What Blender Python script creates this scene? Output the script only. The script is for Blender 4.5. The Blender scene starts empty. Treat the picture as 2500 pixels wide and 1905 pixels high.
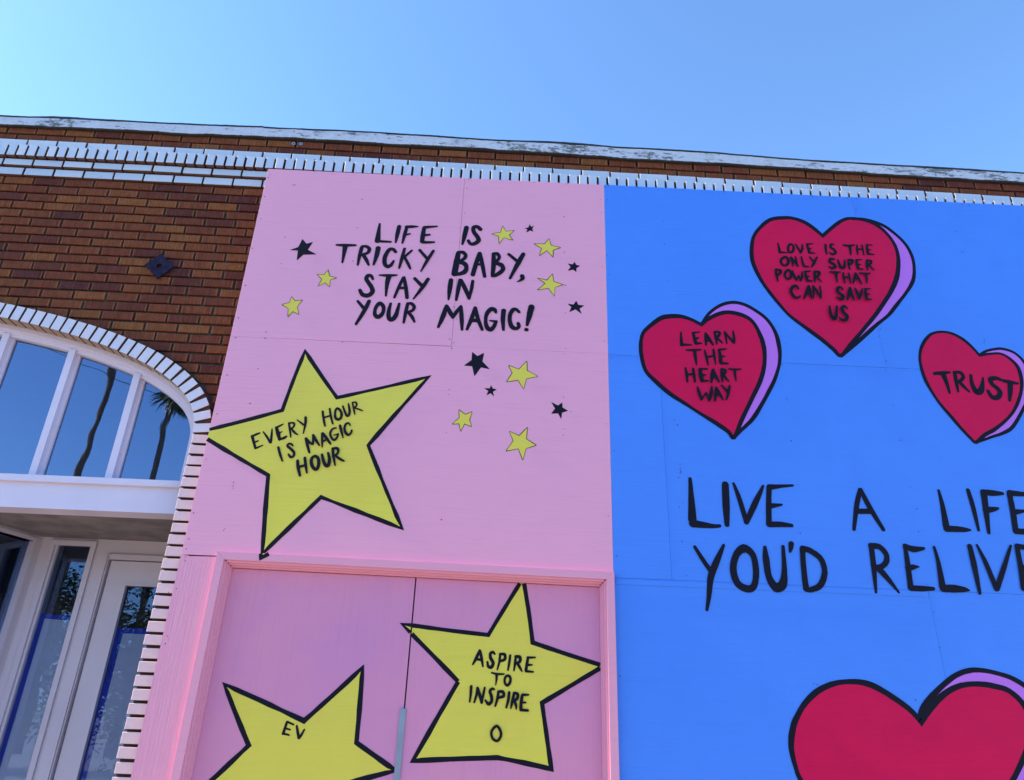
import bpy, bmesh, math, random
from math import sin, cos, radians, pi, sqrt, atan2
from mathutils import Vector, Matrix, noise
from mathutils.geometry import tessellate_polygon
random.seed(7)
SC = bpy.context.scene
C = bpy.data.collections.new("place"); SC.collection.children.link(C)

# ------------------------------------------------------------------ camera, sky, sun, exposure
F_PX, PITCH, YAW, ROLL, DIST, EYE = 1784.5, radians(25.0627), radians(1.098), radians(2.1492), 3.5788, 1.6
FW = Vector((sin(YAW)*cos(PITCH), cos(YAW)*cos(PITCH), sin(PITCH)))
R0 = Vector((cos(YAW), -sin(YAW), 0)); U0 = R0.cross(FW)
RT = R0*cos(ROLL) + U0*sin(ROLL); UP = U0*cos(ROLL) - R0*sin(ROLL)
cam_d = bpy.data.cameras.new("camera"); cam = bpy.data.objects.new("camera", cam_d); C.objects.link(cam)
cam_d.sensor_width = 36; cam_d.lens = F_PX/2500*36; cam_d.clip_start = .05; cam_d.clip_end = 3000
cam.matrix_world = Matrix(((RT.x, UP.x, -FW.x, 0), (RT.y, UP.y, -FW.y, -DIST), (RT.z, UP.z, -FW.z, EYE), (0, 0, 0, 1)))
SC.camera = cam

SUN_EL, SUN_AZ = radians(35), radians(-90.5)          # azimuth from +Y (behind the building) towards +X
world = bpy.data.worlds.new("World"); SC.world = world; world.use_nodes = True
nt = world.node_tree; bg = nt.nodes["Background"]
sky = nt.nodes.new("ShaderNodeTexSky"); sky.sky_type = 'NISHITA'; sky.sun_disc = False
sky.sun_elevation = SUN_EL; sky.sun_rotation = SUN_AZ; sky.air_density = 1.0; sky.dust_density = .35; sky.ozone_density = 2.0
tint = nt.nodes.new("ShaderNodeMix"); tint.data_type = 'RGBA'; tint.blend_type = 'MULTIPLY'; tint.inputs[0].default_value = 1
tint.inputs[7].default_value = (.74, .96, 1.16, 1)
nt.links.new(sky.outputs[0], tint.inputs[6]); nt.links.new(tint.outputs[2], bg.inputs[0]); bg.inputs[1].default_value = .15
sd = bpy.data.lights.new("sun", 'SUN'); sd.energy = 5.0; sd.angle = radians(.5); sd.color = (1, .84, .62)
sun = bpy.data.objects.new("sun", sd); C.objects.link(sun)
sv = Vector((sin(SUN_AZ)*cos(SUN_EL), cos(SUN_AZ)*cos(SUN_EL), sin(SUN_EL)))
sun.rotation_euler = sv.to_track_quat('Z', 'Y').to_euler()
SC.view_settings.view_transform = 'Standard'; SC.view_settings.look = 'None'
SC.view_settings.exposure = 1.25; SC.view_settings.gamma = 1

# ------------------------------------------------------------------ helpers
def back(px, py, Y=0.0):
    """the point of the plane y=Y (metres) that the photograph shows at a pixel of its 2500x1905 frame"""
    d = FW + RT*((px-1250)/F_PX) - UP*((py-952.5)/F_PX)
    t = (Y+DIST)/d.y
    return (d.x*t, EYE+d.z*t)
FR = dict(A=(670, 520, 5.5125), B=(1030, 520, 5.5125), C=(480, 820, 3.0), D=(1080, 820, 5.09), E=(400, 1340, 3.675), F=(960, 1380, 3.9375),
          G=(1520, 700, 4.2), H=(1800, 500, 4.2), I=(2060, 740, 4.5405), J=(1640, 1130, 4.3075), K=(2030, 1130, 4.3075),
          L=(1900, 1580, 4.16), N=(600, 970, 7.35), P=(70, 1220, 6.0), Q=(70, 1480, 5.6), T=(0, 0, 1.0), O=(70, 640, 3.675), S=(70, 1000, 3.675))
def fr(k, x, y, Y=0.0):
    a, b, s = FR[k]; return back(a+x/s, b+y/s, Y)
def mesh(name, verts, faces, mat=None, smooth=False):
    m = bpy.data.meshes.new(name); m.from_pydata(verts, [], faces)
    if mat: m.materials.append(mat)
    if smooth:
        for p in m.polygons: p.use_smooth = True
    m.update(); return m
def obj(name, me, parent=None, loc=None, label=None, kind=None):
    o = bpy.data.objects.new(name, me); C.objects.link(o)
    if loc: o.location = loc
    if parent: o.parent = parent
    if label: o["label"] = label
    if kind: o["kind"] = kind
    return o
def thing(name, label, cat, loc=(0, 0, 0), group=None):
    o = bpy.data.objects.new(name, None); C.objects.link(o); o.location = loc; o.empty_display_size = .2
    o["label"] = label; o["category"] = cat
    if group: o["group"] = group
    return o
class MB:
    def __init__(s): s.v = []; s.f = []
    def box(s, x0, x1, y0, y1, z0, z1):
        n = len(s.v); s.v += [(x0, y0, z0), (x1, y0, z0), (x1, y1, z0), (x0, y1, z0), (x0, y0, z1), (x1, y0, z1), (x1, y1, z1), (x0, y1, z1)]
        s.f += [tuple(n+i for i in q) for q in ((0, 3, 2, 1), (4, 5, 6, 7), (0, 1, 5, 4), (1, 2, 6, 5), (2, 3, 7, 6), (3, 0, 4, 7))]; return s
    def quadbox(s, p, y0, y1):
        """prism: front polygon p [(x,z)...] counter-clockwise seen from -Y, between y0 (front) and y1"""
        n = len(s.v); k = len(p)
        s.v += [(x, y0, z) for x, z in p] + [(x, y1, z) for x, z in p]
        s.f.append(tuple(range(n, n+k))); s.f.append(tuple(range(n+2*k-1, n+k-1, -1)))
        for i in range(k):
            j = (i+1) % k; s.f.append((n+i, n+k+i, n+k+j, n+j))
        return s
    def tube(s, pts, rad, seg=8):
        n0 = len(s.v); P = [Vector(p) for p in pts]
        for i, p in enumerate(P):
            t = (P[min(i+1, len(P)-1)]-P[max(i-1, 0)]).normalized()
            a = t.orthogonal().normalized() if abs(t.z) < .9 else (Vector((1, 0, 0))-t*t.x).normalized()
            b = t.cross(a); r = rad[i] if isinstance(rad, (list, tuple)) else rad
            s.v += [tuple(p+a*cos(2*pi*k/seg)*r+b*sin(2*pi*k/seg)*r) for k in range(seg)]
        for i in range(len(P)-1):
            for k in range(seg):
                a = n0+i*seg+k; b = n0+i*seg+(k+1) % seg; s.f.append((a, b, b+seg, a+seg))
        s.f.append(tuple(n0+k for k in range(seg))); s.f.append(tuple(n0+(len(P)-1)*seg+k for k in range(seg-1, -1, -1)))
        return s
    def build(s, name, mat, parent=None, **kw): return obj(name, mesh(name, s.v, s.f, mat), parent, **kw)

# ------------------------------------------------------------------ materials
def new_mat(name):
    m = bpy.data.materials.new(name); m.use_nodes = True; n = m.node_tree.nodes; return m, n, m.node_tree.links, n["Principled BSDF"]
def N(n, t, **kw):
    x = n.new(t)
    for k, v in kw.items(): setattr(x, k, v)
    return x
def coords(n, l, scale, world_pos=True, rnd=False):
    g = N(n, "ShaderNodeNewGeometry") if world_pos else N(n, "ShaderNodeTexCoord")
    mp = N(n, "ShaderNodeMapping"); mp.inputs["Scale"].default_value = scale
    l.new(g.outputs["Position" if world_pos else "Object"], mp.inputs[0])
    if rnd:
        oi = N(n, "ShaderNodeObjectInfo"); cx = N(n, "ShaderNodeCombineXYZ"); mu = N(n, "ShaderNodeMath", operation='MULTIPLY'); mu.inputs[1].default_value = 37
        l.new(oi.outputs["Random"], mu.inputs[0]); l.new(mu.outputs[0], cx.inputs[0]); l.new(mu.outputs[0], cx.inputs[2]); l.new(cx.outputs[0], mp.inputs["Location"])
    return mp.outputs[0]
def tex(n, l, co, scale, detail=4, rough=.55):
    t = N(n, "ShaderNodeTexNoise"); t.inputs["Scale"].default_value = scale; t.inputs["Detail"].default_value = detail; t.inputs["Roughness"].default_value = rough
    l.new(co, t.inputs["Vector"]); return t.outputs["Fac"]
def ramp(n, l, fac, stops, interp='LINEAR'):
    r = N(n, "ShaderNodeValToRGB"); r.color_ramp.interpolation = interp; el = r.color_ramp.elements
    while len(el) < len(stops): el.new(.5)
    for e, (p, c) in zip(el, stops): e.position = p; e.color = (c[0], c[1], c[2], 1) if len(c) == 3 else c
    l.new(fac, r.inputs[0]); return r.outputs[0]
def mix(n, l, fac, a, b, mode='MIX'):
    m = N(n, "ShaderNodeMix", data_type='RGBA', blend_type=mode)
    for s, v in ((0, fac), (6, a), (7, b)):
        if isinstance(v, (int, float)): m.inputs[s].default_value = v
        elif isinstance(v, tuple): m.inputs[s].default_value = (v[0], v[1], v[2], 1)
        else: l.new(v, m.inputs[s])
    return m.outputs[2]
def bump(n, l, b, h, strength, dist):
    x = N(n, "ShaderNodeBump"); x.inputs["Strength"].default_value = strength; x.inputs["Distance"].default_value = dist
    l.new(h, x.inputs["Height"]); l.new(x.outputs[0], b.inputs["Normal"]); return x

def plain(name, col, rough=.5, metallic=0, var=.12, sc=9):
    m, n, l, b = new_mat(name); co = coords(n, l, (1, 1, 1))
    f = tex(n, l, co, sc, 5); c = ramp(n, l, f, ((.3, tuple(v*(1-var) for v in col)), (.7, tuple(min(1, v*(1+var)) for v in col))))
    l.new(c, b.inputs["Base Color"]); b.inputs["Roughness"].default_value = rough; b.inputs["Metallic"].default_value = metallic
    f2 = tex(n, l, co, 60, 3); bump(n, l, b, f2, .15, .004); return m
def board_paint(name, col, other, rough=.42, grain=1.0, vertical=False, blot=.35, wear=0.0):
    rough = rough
    """emulsion rolled over plywood: grain shows through as fine relief, uneven second coat"""
    m, n, l, b = new_mat(name)
    co = coords(n, l, (1, 1, 1)); cg = coords(n, l, (70, 70, 2.2) if vertical else (2.2, 70, 70)); cf = coords(n, l, (9, 180, 180) if not vertical else (180, 180, 9))
    big = tex(n, l, co, 1.1, 3, .5); med = tex(n, l, co, 6.5, 6, .6); g = tex(n, l, cg, 1.0, 6, .65); gf = tex(n, l, cf, 1.0, 3, .6)
    b.inputs["Specular IOR Level"].default_value = .28
    c = mix(n, l, ramp(n, l, big, ((.38, (0, 0, 0)), (.72, (blot, blot, blot)))), col, other)
    c = mix(n, l, ramp(n, l, med, ((.45, (0, 0, 0)), (.8, (blot*.8,)*3))), c, other)
    c = mix(n, l, ramp(n, l, g, ((.3, (.24,)*3), (.47, (0, 0, 0)))), c, tuple(v*.78 for v in col))
    if wear:
        sp = tex(n, l, coords(n, l, (14, 14, 14)), 1.0, 8, .7)
        c = mix(n, l, ramp(n, l, sp, ((.70, (0, 0, 0)), (.74, (wear,)*3))), c, (.05, .03, .06))
    l.new(c, b.inputs["Base Color"]); b.inputs["Roughness"].default_value = rough
    r = ramp(n, l, med, ((.3, (rough-.07,)*3), (.7, (rough+.1,)*3))); l.new(r, b.inputs["Roughness"])
    a = N(n, "ShaderNodeMath", operation='MULTIPLY_ADD'); l.new(gf, a.inputs[0]); a.inputs[1].default_value = .45; l.new(g, a.inputs[2])
    bump(n, l, b, a.outputs[0], .5*grain, .004)
    return m
PINK = board_paint("pink_board_paint", (.79, .355, .50), (.72, .335, .51), blot=.3)
PINKV = board_paint("pink_grained_paint", (.74, .32, .45), (.60, .26, .44), grain=2.6, vertical=True, rough=.38)
PINKD = board_paint("pink_door_paint", (.655, .265, .415), (.50, .215, .46), grain=.4, vertical=True, blot=.5, rough=.4)
PINKT = board_paint("pink_trim_paint", (.74, .33, .45), (.70, .31, .45), grain=.3, rough=.36)
BLUE = board_paint("blue_board_paint", (.062, .240, .82), (.052, .205, .74), rough=.45)
YEL = board_paint("yellow_paint", (.69, .63, .075), (.63, .50, .085), rough=.5, blot=.45, grain=.7)
RED = board_paint("crimson_paint", (.62, .005, .070), (.44, .005, .070), rough=.5, blot=.5, grain=.7)
VIO = board_paint("violet_paint", (.49, .155, .68), (.44, .145, .62), rough=.5, grain=.7)
RED.node_tree.nodes["Principled BSDF"].inputs["Specular IOR Level"].default_value = .12
INK = board_paint("black_paint", (.0055, .006, .015), (.008, .008, .020), rough=.6, grain=.5)
INK.node_tree.nodes["Principled BSDF"].inputs["Specular IOR Level"].default_value = .12
WHITE = plain("white_frame_paint", (.64, .59, .72), .38, var=.04, sc=4)
DOORW = plain("white_door_paint", (.60, .56, .66), .4, var=.05, sc=3)
SOFF = plain("soffit_board", (.20, .17, .165), .7, var=.35, sc=7)
METAL = plain("galvanised_steel", (.30, .36, .46), .42, metallic=.7)
IRON = plain("rusty_iron", (.018, .013, .036), .7, var=.5, sc=30)
TAPE = plain("blue_masking_tape", (.01, .035, .50), .5, var=.2)
PAPER = plain("masking_paper", (.70, .68, .78), .6, var=.06, sc=3)
CONC = plain("pavement_concrete", (.46, .38, .31), .85, var=.15, sc=3)
ASPH = plain("asphalt", (.12, .105, .09), .9, var=.25, sc=8)
KERB = plain("kerb_concrete", (.40, .38, .34), .85)
ROOFM = plain("roof_felt", (.07, .07, .07), .9)
TARM = plain("roof_tar", (.02, .02, .028), .6, var=.3)
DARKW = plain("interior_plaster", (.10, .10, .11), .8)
IRON.node_tree.nodes["Principled BSDF"].inputs["Specular IOR Level"].default_value = .12
BARK = plain("palm_bark", (.13, .10, .08), .9, var=.4, sc=12)
LEAF = plain("leaf_green", (.045, .085, .03), .6, var=.6, sc=3)
FROND = plain("palm_frond_green", (.04, .07, .03), .55, var=.4, sc=3)
LINE = plain("road_paint", (.75, .72, .6), .7)

def brick_mat():
    m, n, l, b = new_mat("wirecut_brick"); oi = N(n, "ShaderNodeObjectInfo")
    gpos = N(n, "ShaderNodeNewGeometry")
    base = ramp(n, l, oi.outputs["Random"], ((0, (.125, .042, .038)), (.08, (.155, .048, .036)), (.2, (.205, .062, .036)), (.5, (.255, .080, .037)), (.78, (.28, .094, .040)), (.93, (.305, .110, .042)), (1, (.33, .128, .048))))
    co = coords(n, l, (1, 1, 1), rnd=True); cv = coords(n, l, (330, 40, 14), rnd=True)
    drag = tex(n, l, cv, 1.0, 3, .6); spot = tex(n, l, co, 260, 3, .6); cloud = tex(n, l, co, 22, 4)
    c = mix(n, l, ramp(n, l, cloud, ((.3, (0, 0, 0)), (.75, (.55,)*3))), base, mix(n, l, 1.0, base, (.62, .55, .6), 'MULTIPLY'))
    c = mix(n, l, ramp(n, l, drag, ((.40, (.0,)*3), (.60, (.8,)*3))), c, mix(n, l, 1.0, c, (.55, .5, .5), 'MULTIPLY'))
    c = mix(n, l, ramp(n, l, spot, ((.56, (0, 0, 0)), (.64, (.9,)*3))), c, (.02, .012, .012))
    # the ends of each brick fired lighter
    tc = N(n, "ShaderNodeTexCoord"); sx = N(n, "ShaderNodeSeparateXYZ"); l.new(tc.outputs["Object"], sx.inputs[0])
    ab = N(n, "ShaderNodeMath", operation='ABSOLUTE'); l.new(sx.outputs[0], ab.inputs[0])
    e = ramp(n, l, ab.outputs[0], ((.0780, (0, 0, 0)), (.0805, (.42,)*3), (.0848, (.42,)*3), (.0862, (.0,)*3)))
    c = mix(n, l, e, c, (.40, .20, .10))
    l.new(c, b.inputs["Base Color"]); b.inputs["Specular IOR Level"].default_value = .12; b.inputs["Roughness"].default_value = .85
    a = N(n, "ShaderNodeMath", operation='ADD'); l.new(drag, a.inputs[0]); l.new(spot, a.inputs[1]); bump(n, l, b, a.outputs[0], .5, .003); return m
BRICK = brick_mat()
def white_brick_mat():
    m, n, l, b = new_mat("white_painted_brick"); co = coords(n, l, (1, 1, 1), rnd=True)
    oi = N(n, "ShaderNodeObjectInfo")
    base = ramp(n, l, oi.outputs["Random"], ((0, (.44, .54, .66)), (.5, (.49, .58, .69)), (1, (.53, .60, .70))))
    f = tex(n, l, co, 34, 6, .7); g = tex(n, l, co, 7, 3)
    c = mix(n, l, ramp(n, l, g, ((.4, (0, 0, 0)), (.8, (.6,)*3))), base, (.42, .50, .62))
    c = mix(n, l, ramp(n, l, f, ((.665, (0, 0, 0)), (.70, (.85,)*3))), c, (.10, .06, .045))
    # the brush only reached the faces: sides and undersides are bare
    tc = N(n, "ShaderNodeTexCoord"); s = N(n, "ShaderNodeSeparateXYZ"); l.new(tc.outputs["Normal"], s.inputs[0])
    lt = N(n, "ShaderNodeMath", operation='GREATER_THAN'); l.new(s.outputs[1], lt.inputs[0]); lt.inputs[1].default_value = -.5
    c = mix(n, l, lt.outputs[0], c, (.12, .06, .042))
    l.new(c, b.inputs["Base Color"]); b.inputs["Roughness"].default_value = .5; bump(n, l, b, f, .3, .0025); return m
WBRICK = white_brick_mat()
def arch_brick_mat(name, under, pa=(.56, .57, .66), pb=(.62, .62, .70)):
    m, n, l, b = new_mat(name); co = coords(n, l, (1, 1, 1), rnd=True)
    f = tex(n, l, co, 30, 6, .7)
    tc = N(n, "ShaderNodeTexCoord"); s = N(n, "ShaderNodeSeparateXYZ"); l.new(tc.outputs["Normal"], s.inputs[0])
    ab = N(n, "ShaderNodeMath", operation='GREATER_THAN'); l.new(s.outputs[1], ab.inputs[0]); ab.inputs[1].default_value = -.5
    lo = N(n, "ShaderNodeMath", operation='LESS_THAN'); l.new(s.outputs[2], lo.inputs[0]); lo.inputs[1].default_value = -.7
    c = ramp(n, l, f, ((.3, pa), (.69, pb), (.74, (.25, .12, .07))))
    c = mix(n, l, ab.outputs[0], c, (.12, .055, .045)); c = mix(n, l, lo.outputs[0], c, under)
    l.new(c, b.inputs["Base Color"]); b.inputs["Roughness"].default_value = .5; bump(n, l, b, f, .3, .0025); return m
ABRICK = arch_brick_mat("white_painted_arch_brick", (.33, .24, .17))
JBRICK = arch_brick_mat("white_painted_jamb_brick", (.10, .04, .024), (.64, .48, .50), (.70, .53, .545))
def mortar_mat():
    m, n, l, b = new_mat("weathered_mortar"); co = coords(n, l, (1, 1, 1)); f = tex(n, l, co, 90, 6, .7); g = tex(n, l, co, 5, 4)
    c = ramp(n, l, f, ((.3, (.022, .018, .017)), (.7, (.062, .056, .053)))); c = mix(n, l, ramp(n, l, g, ((.5, (0,)*3), (.75, (.45,)*3))), c, (.14, .145, .14))
    l.new(c, b.inputs["Base Color"]); b.inputs["Roughness"].default_value = .95; bump(n, l, b, f, .8, .006); return m
MORTAR = mortar_mat()
def coping_mat():
    m, n, l, b = new_mat("weathered_white_render"); co = coords(n, l, (1, 1, 1)); cs = coords(n, l, (3.2, 3.2, 11)); ct = coords(n, l, (26, 26, 60))
    a = tex(n, l, cs, 1.0, 5, .6); f = tex(n, l, ct, 1.0, 9, .78); w = tex(n, l, co, 40, 4)
    c = ramp(n, l, w, ((.3, (.50, .55, .64)), (.7, (.58, .62, .70))))
    # mould: patches broken up by fine specks
    mu = N(n, "ShaderNodeMath", operation='MULTIPLY'); l.new(a, mu.inputs[0]); l.new(f, mu.inputs[1])
    c = mix(n, l, ramp(n, l, mu.outputs[0], ((.278, (0,)*3), (.318, (.92,)*3))), c, (.10, .11, .11))
    c = mix(n, l, ramp(n, l, tex(n, l, coords(n, l, (9, 9, 9)), 1., 6, .6), ((.5, (0,)*3), (.72, (.5,)*3))), c, (.34, .38, .43))
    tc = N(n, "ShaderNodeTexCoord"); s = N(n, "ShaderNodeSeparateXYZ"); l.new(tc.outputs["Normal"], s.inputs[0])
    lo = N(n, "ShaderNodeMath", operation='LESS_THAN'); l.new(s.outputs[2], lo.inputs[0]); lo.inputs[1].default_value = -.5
    c = mix(n, l, lo.outputs[0], c, (.035, .028, .026))  # downward faces darkened: shade under the coping put into the colour, plus dirt
    l.new(c, b.inputs["Base Color"]); b.inputs["Roughness"].default_value = .8; bump(n, l, b, f, .6, .008); return m
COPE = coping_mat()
def glass_mat(name, refl, tintc):
    m, n, l, b = new_mat(name); n.remove(b); out = n["Material Output"]
    g = N(n, "ShaderNodeBsdfGlossy"); g.inputs["Roughness"].default_value = .004; g.inputs["Color"].default_value = (*tintc, 1)
    t = N(n, "ShaderNodeBsdfTransparent"); t.inputs["Color"].default_value = (.86, .90, .92, 1)
    lw = N(n, "ShaderNodeFresnel"); lw.inputs[0].default_value = 1.5
    mm = N(n, "ShaderNodeMath", operation='MULTIPLY_ADD'); l.new(lw.outputs[0], mm.inputs[0]); mm.inputs[1].default_value = 1.0; mm.inputs[2].default_value = refl
    cl = N(n, "ShaderNodeClamp"); l.new(mm.outputs[0], cl.inputs[0])
    x = N(n, "ShaderNodeMixShader"); l.new(cl.outputs[0], x.inputs[0]); l.new(t.outputs[0], x.inputs[1]); l.new(g.outputs[0], x.inputs[2]); l.new(x.outputs[0], out.inputs[0])
    co = coords(n, l, (1, 1, 1)); f = tex(n, l, co, 2.2, 2); bp = N(n, "ShaderNodeBump"); bp.inputs["Strength"].default_value = .05; bp.inputs["Distance"].default_value = .02
    l.new(f, bp.inputs["Height"]); l.new(bp.outputs[0], g.inputs["Normal"]); return m
GLASS = glass_mat("coated_window_glass", .20, (.50, .66, 1.0))
GLASSD = glass_mat("door_glass", .02, (.45, .62, 1.0))

# ------------------------------------------------------------------ ground, street
def sheet(name, x0, x1, y0, y1, z, mat):
    o = obj(name, mesh(name, [(x0, y0, z), (x1, y0, z), (x1, y1, z), (x0, y1, z)], [(0, 1, 2, 3)], mat)); o["kind"] = "structure"; return o
sheet("ground", -900, 900, -900, 900, -.16, CONC)
sheet("road", -200, 200, -15.0, -4.3, -.13, ASPH)
def slab(name, x0, x1, y0, y1, z0, z1, mat):
    o = MB().box(x0, x1, y0, y1, z0, z1).build(name, mat); o["kind"] = "structure"; return o
slab("pavement", -60, 60, -4.15, .10, -.158, 0, CONC)
slab("kerb", -60, 60, -4.3, -4.152, -.158, .002, KERB)
slab("far_kerb", -60, 60, -15.15, -15.0, -.158, .002, KERB)
slab("far_pavement", -60, 60, -18.5, -15.152, -.158, 0, CONC)
mk = MB()
for i in range(-20, 21): mk.box(i*4-1, i*4+1, -9.7, -9.58, -.128, -.124)
o = mk.build("road_marking", LINE); o["kind"] = "structure"

# ------------------------------------------------------------------ the brick building
YB = .09                      # face of the common brickwork
bld = thing("brick_building", "brown brick shop building with white painted brick bands, arched window and white coping", "building", (0, YB, 0))
def bo(name, me, loc=None, **kw):
    """child of the building placed in world coordinates"""
    o = obj(name, me, bld, **kw); o.location = ((loc[0], loc[1]-YB, loc[2]) if loc else (0, -YB, 0)); return o
EX, EA, EB, EZ, EN = -4.697, 3.1, .7731, 2.96, 2.2        # the arch: a superellipse
def arch_pt(t, off=0.0):
    c, s = cos(t), sin(t)
    x = EA*math.copysign(abs(c)**(2/EN), c); z = EB*abs(s)**(2/EN)
    nx = math.copysign(abs(x/EA)**(EN-1)/EA, x); nz = (z/EB)**(EN-1)/EB
    q = sqrt(nx*nx+nz*nz) or 1
    return (EX+x+nx/q*off, EZ+z+nz/q*off)
ARC = [arch_pt(pi*i/720) for i in range(721)]
def arch_z(x, off):
    """height of the outer line of the ring over x, None outside"""
    pts = ARC_OFF.setdefault(off, [arch_pt(pi*i/720, off) for i in range(721)])
    for i in range(720):
        a, b = pts[i], pts[i+1]
        if b[0] <= x <= a[0]:
            k = (x-b[0])/((a[0]-b[0]) or 1e-9); return b[1]+(a[1]-b[1])*k
    return None
ARC_OFF = {}
XL, XR, ZT = -9.5, 7.0, 4.985
def sag(x): return -.05*max(0, (x+2.8)/5.65)**2 if x < 4 else -.05*1.2036**2
RING = .088
# wall backing (mortar plane) in strips, opening left free
v = []; f = []; xs = [XL] + [EX-EA-RING-.001+(i/160)*(2*EA+2*RING+.002) for i in range(161)] + [XR]
for i in range(len(xs)-1):
    a, b = xs[i], xs[i+1]; za = arch_z(a, RING-.01) or 0; zb = arch_z(b, RING-.01) or 0
    if i in (0, len(xs)-2): za = zb = -.1
    elif za == 0 or zb == 0: za = zb = max(za, zb, EZ)
    n0 = len(v); v += [(a, .105, za), (b, .105, zb), (b, .105, 5.0+sag(b) if i < len(xs)-2 else 4.93), (a, .105, 5.0+sag(a))]
    f.append((n0, n0+1, n0+2, n0+3))
    n0 = len(v); v += [(a, .105, za), (b, .105, zb), (b, .30, zb), (a, .30, za)]; f.append((n0+3, n0+2, n0+1, n0))
for xx in (EX+EA+RING, EX-EA-RING):
    n0 = len(v); v += [(xx, .105, -.1), (xx, .3, -.1), (xx, .3, EZ+.1), (xx, .105, EZ+.1)]; f.append((n0, n0+1, n0+2, n0+3))
v2 = []; 
bo("wall", mesh("wall", v, f, MORTAR), label="weathered grey mortar behind the bricks")
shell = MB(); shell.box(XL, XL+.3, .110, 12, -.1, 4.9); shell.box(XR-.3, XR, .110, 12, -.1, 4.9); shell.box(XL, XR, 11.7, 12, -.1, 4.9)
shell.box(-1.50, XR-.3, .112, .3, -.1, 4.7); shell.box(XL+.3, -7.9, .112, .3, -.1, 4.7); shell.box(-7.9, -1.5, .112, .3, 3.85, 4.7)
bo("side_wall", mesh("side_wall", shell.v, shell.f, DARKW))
rf = MB(); rf.box(XL, XR, .302, 12, 4.5, 4.6); bo("roof", mesh("roof", rf.v, rf.f, ROOFM))

# brick meshes
def brick_mesh(name, w, h, d, mat, ch=.0022):
    """box with a chamfered face, origin at the centre of the face; 18 faces"""
    x, z = w/2, h/2
    V = [(-x+ch, 0, -z+ch), (x-ch, 0, -z+ch), (x-ch, 0, z-ch), (-x+ch, 0, z-ch), (-x, ch, -z), (x, ch, -z), (x, ch, z), (-x, ch, z), (-x, d, -z), (x, d, -z), (x, d, z), (-x, d, z)]
    Fc = [(0, 1, 2, 3), (4, 5, 1, 0), (5, 6, 2, 1), (6, 7, 3, 2), (7, 4, 0, 3), (4, 8, 9, 5), (5, 9, 10, 6), (6, 10, 11, 7), (7, 11, 8, 4)]
    return mesh(name, V, Fc, mat)
BW, BH, MX, MZ = .1725, .0486, .185, .06185
full = [brick_mesh("brick", BW+dw, BH+dh, .05, BRICK) for dw, dh in ((0, 0), (-.002, .001), (.001, -.001))]
stuffv = []; stufff = []
def stuff_box(x0, x1, y0, y1, z0, z1):
    n = len(stuffv); stuffv.extend([(x0, y0, z0), (x1, y0, z0), (x1, y1, z0), (x0, y1, z0), (x0, y0, z1), (x1, y0, z1), (x1, y1, z1), (x0, y1, z1)])
    stufff.extend([tuple(n+i for i in q) for q in ((0, 3, 2, 1), (4, 5, 6, 7), (0, 1, 5, 4), (1, 2, 6, 5), (3, 0, 4, 7))])
nb = 0
def place_brick(xc, zc, me):
    global nb
    o = bo("brick", me, (xc, YB+random.uniform(-.0022, .0022), zc))
    o.rotation_euler = (random.uniform(-.012, .012), random.uniform(-.006, .006), random.uniform(-.010, .010)); nb += 1
Z0 = 4.6005                     # centre of the first brown course under the white bands
def course(z, phase, xa, xb, clip=True):
    k0 = math.floor((xa-phase)/MX)-1; x = phase+k0*MX
    while x < xb:
        jx = random.uniform(-.0015, .0015); xc = x+MX/2+jx; zc = z+sag(xc)+random.uniform(-.0012, .0012); x += MX
        if xc+BW/2 < xa or xc-BW/2 > xb: continue
        a, b = xc-BW/2, xc+BW/2
        far = a < -3.45 or (xc > 3.3)
        if clip:
            lim = [arch_z(xx, RING+.012) for xx in (a, (a+b)/2, b)]
            top, bot = zc+BH/2, zc-BH/2
            if any(q is not None and q > bot for q in lim) or (lim[2] is None and a < EX+EA+RING+.01 and zc < EZ+.05):
                # cut to the curve of the arch
                cols = []
                for i in range(9):
                    xx = a+(b-a)*i/8; q = arch_z(xx, RING+.012)
                    if q is None: q = -1 if xx > EX+EA+RING+.012 or xx < EX-EA-RING-.012 else 9
                    cols.append((xx, max(bot, q)))
                cols = [c for c in cols if c[1] < top-.006]
                if len(cols) < 2 or cols[-1][0]-cols[0][0] < .015: continue
                if far:
                    stuff_box(cols[0][0], cols[-1][0], YB, YB+.05, min(c[1] for c in cols)+.01, top); continue
                P = [(c[0]-xc, c[1]-zc) for c in cols]+[(cols[-1][0]-xc, BH/2), (cols[0][0]-xc, BH/2)]
                m = MB().quadbox(P, 0, .05); place_brick(xc, zc, mesh("brick", m.v, m.f, BRICK)); continue
        if far: stuff_box(a, b, YB, YB+.05, zc-BH/2, zc+BH/2)
        else: place_brick(xc, zc, random.choice(full))
for r in range(0, 28):
    z = Z0-r*MZ
    ph = -2.395 + (r % 2)*MX*.5 + [0, .012, -.01, .02, 0, -.015][r % 6]
    course(z, ph, XL, -1.42)
for r in range(28, 75):        # lower courses at the far left pier only
    course(Z0-r*MZ, -2.395+(r % 2)*MX*.5, XL, EX-EA-RING-.02, False)
for r, z in ((1, 4.9455), (0, 5.0055)):
    course(z-.002, -2.871+r*.075, XL, XR, False)
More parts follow.
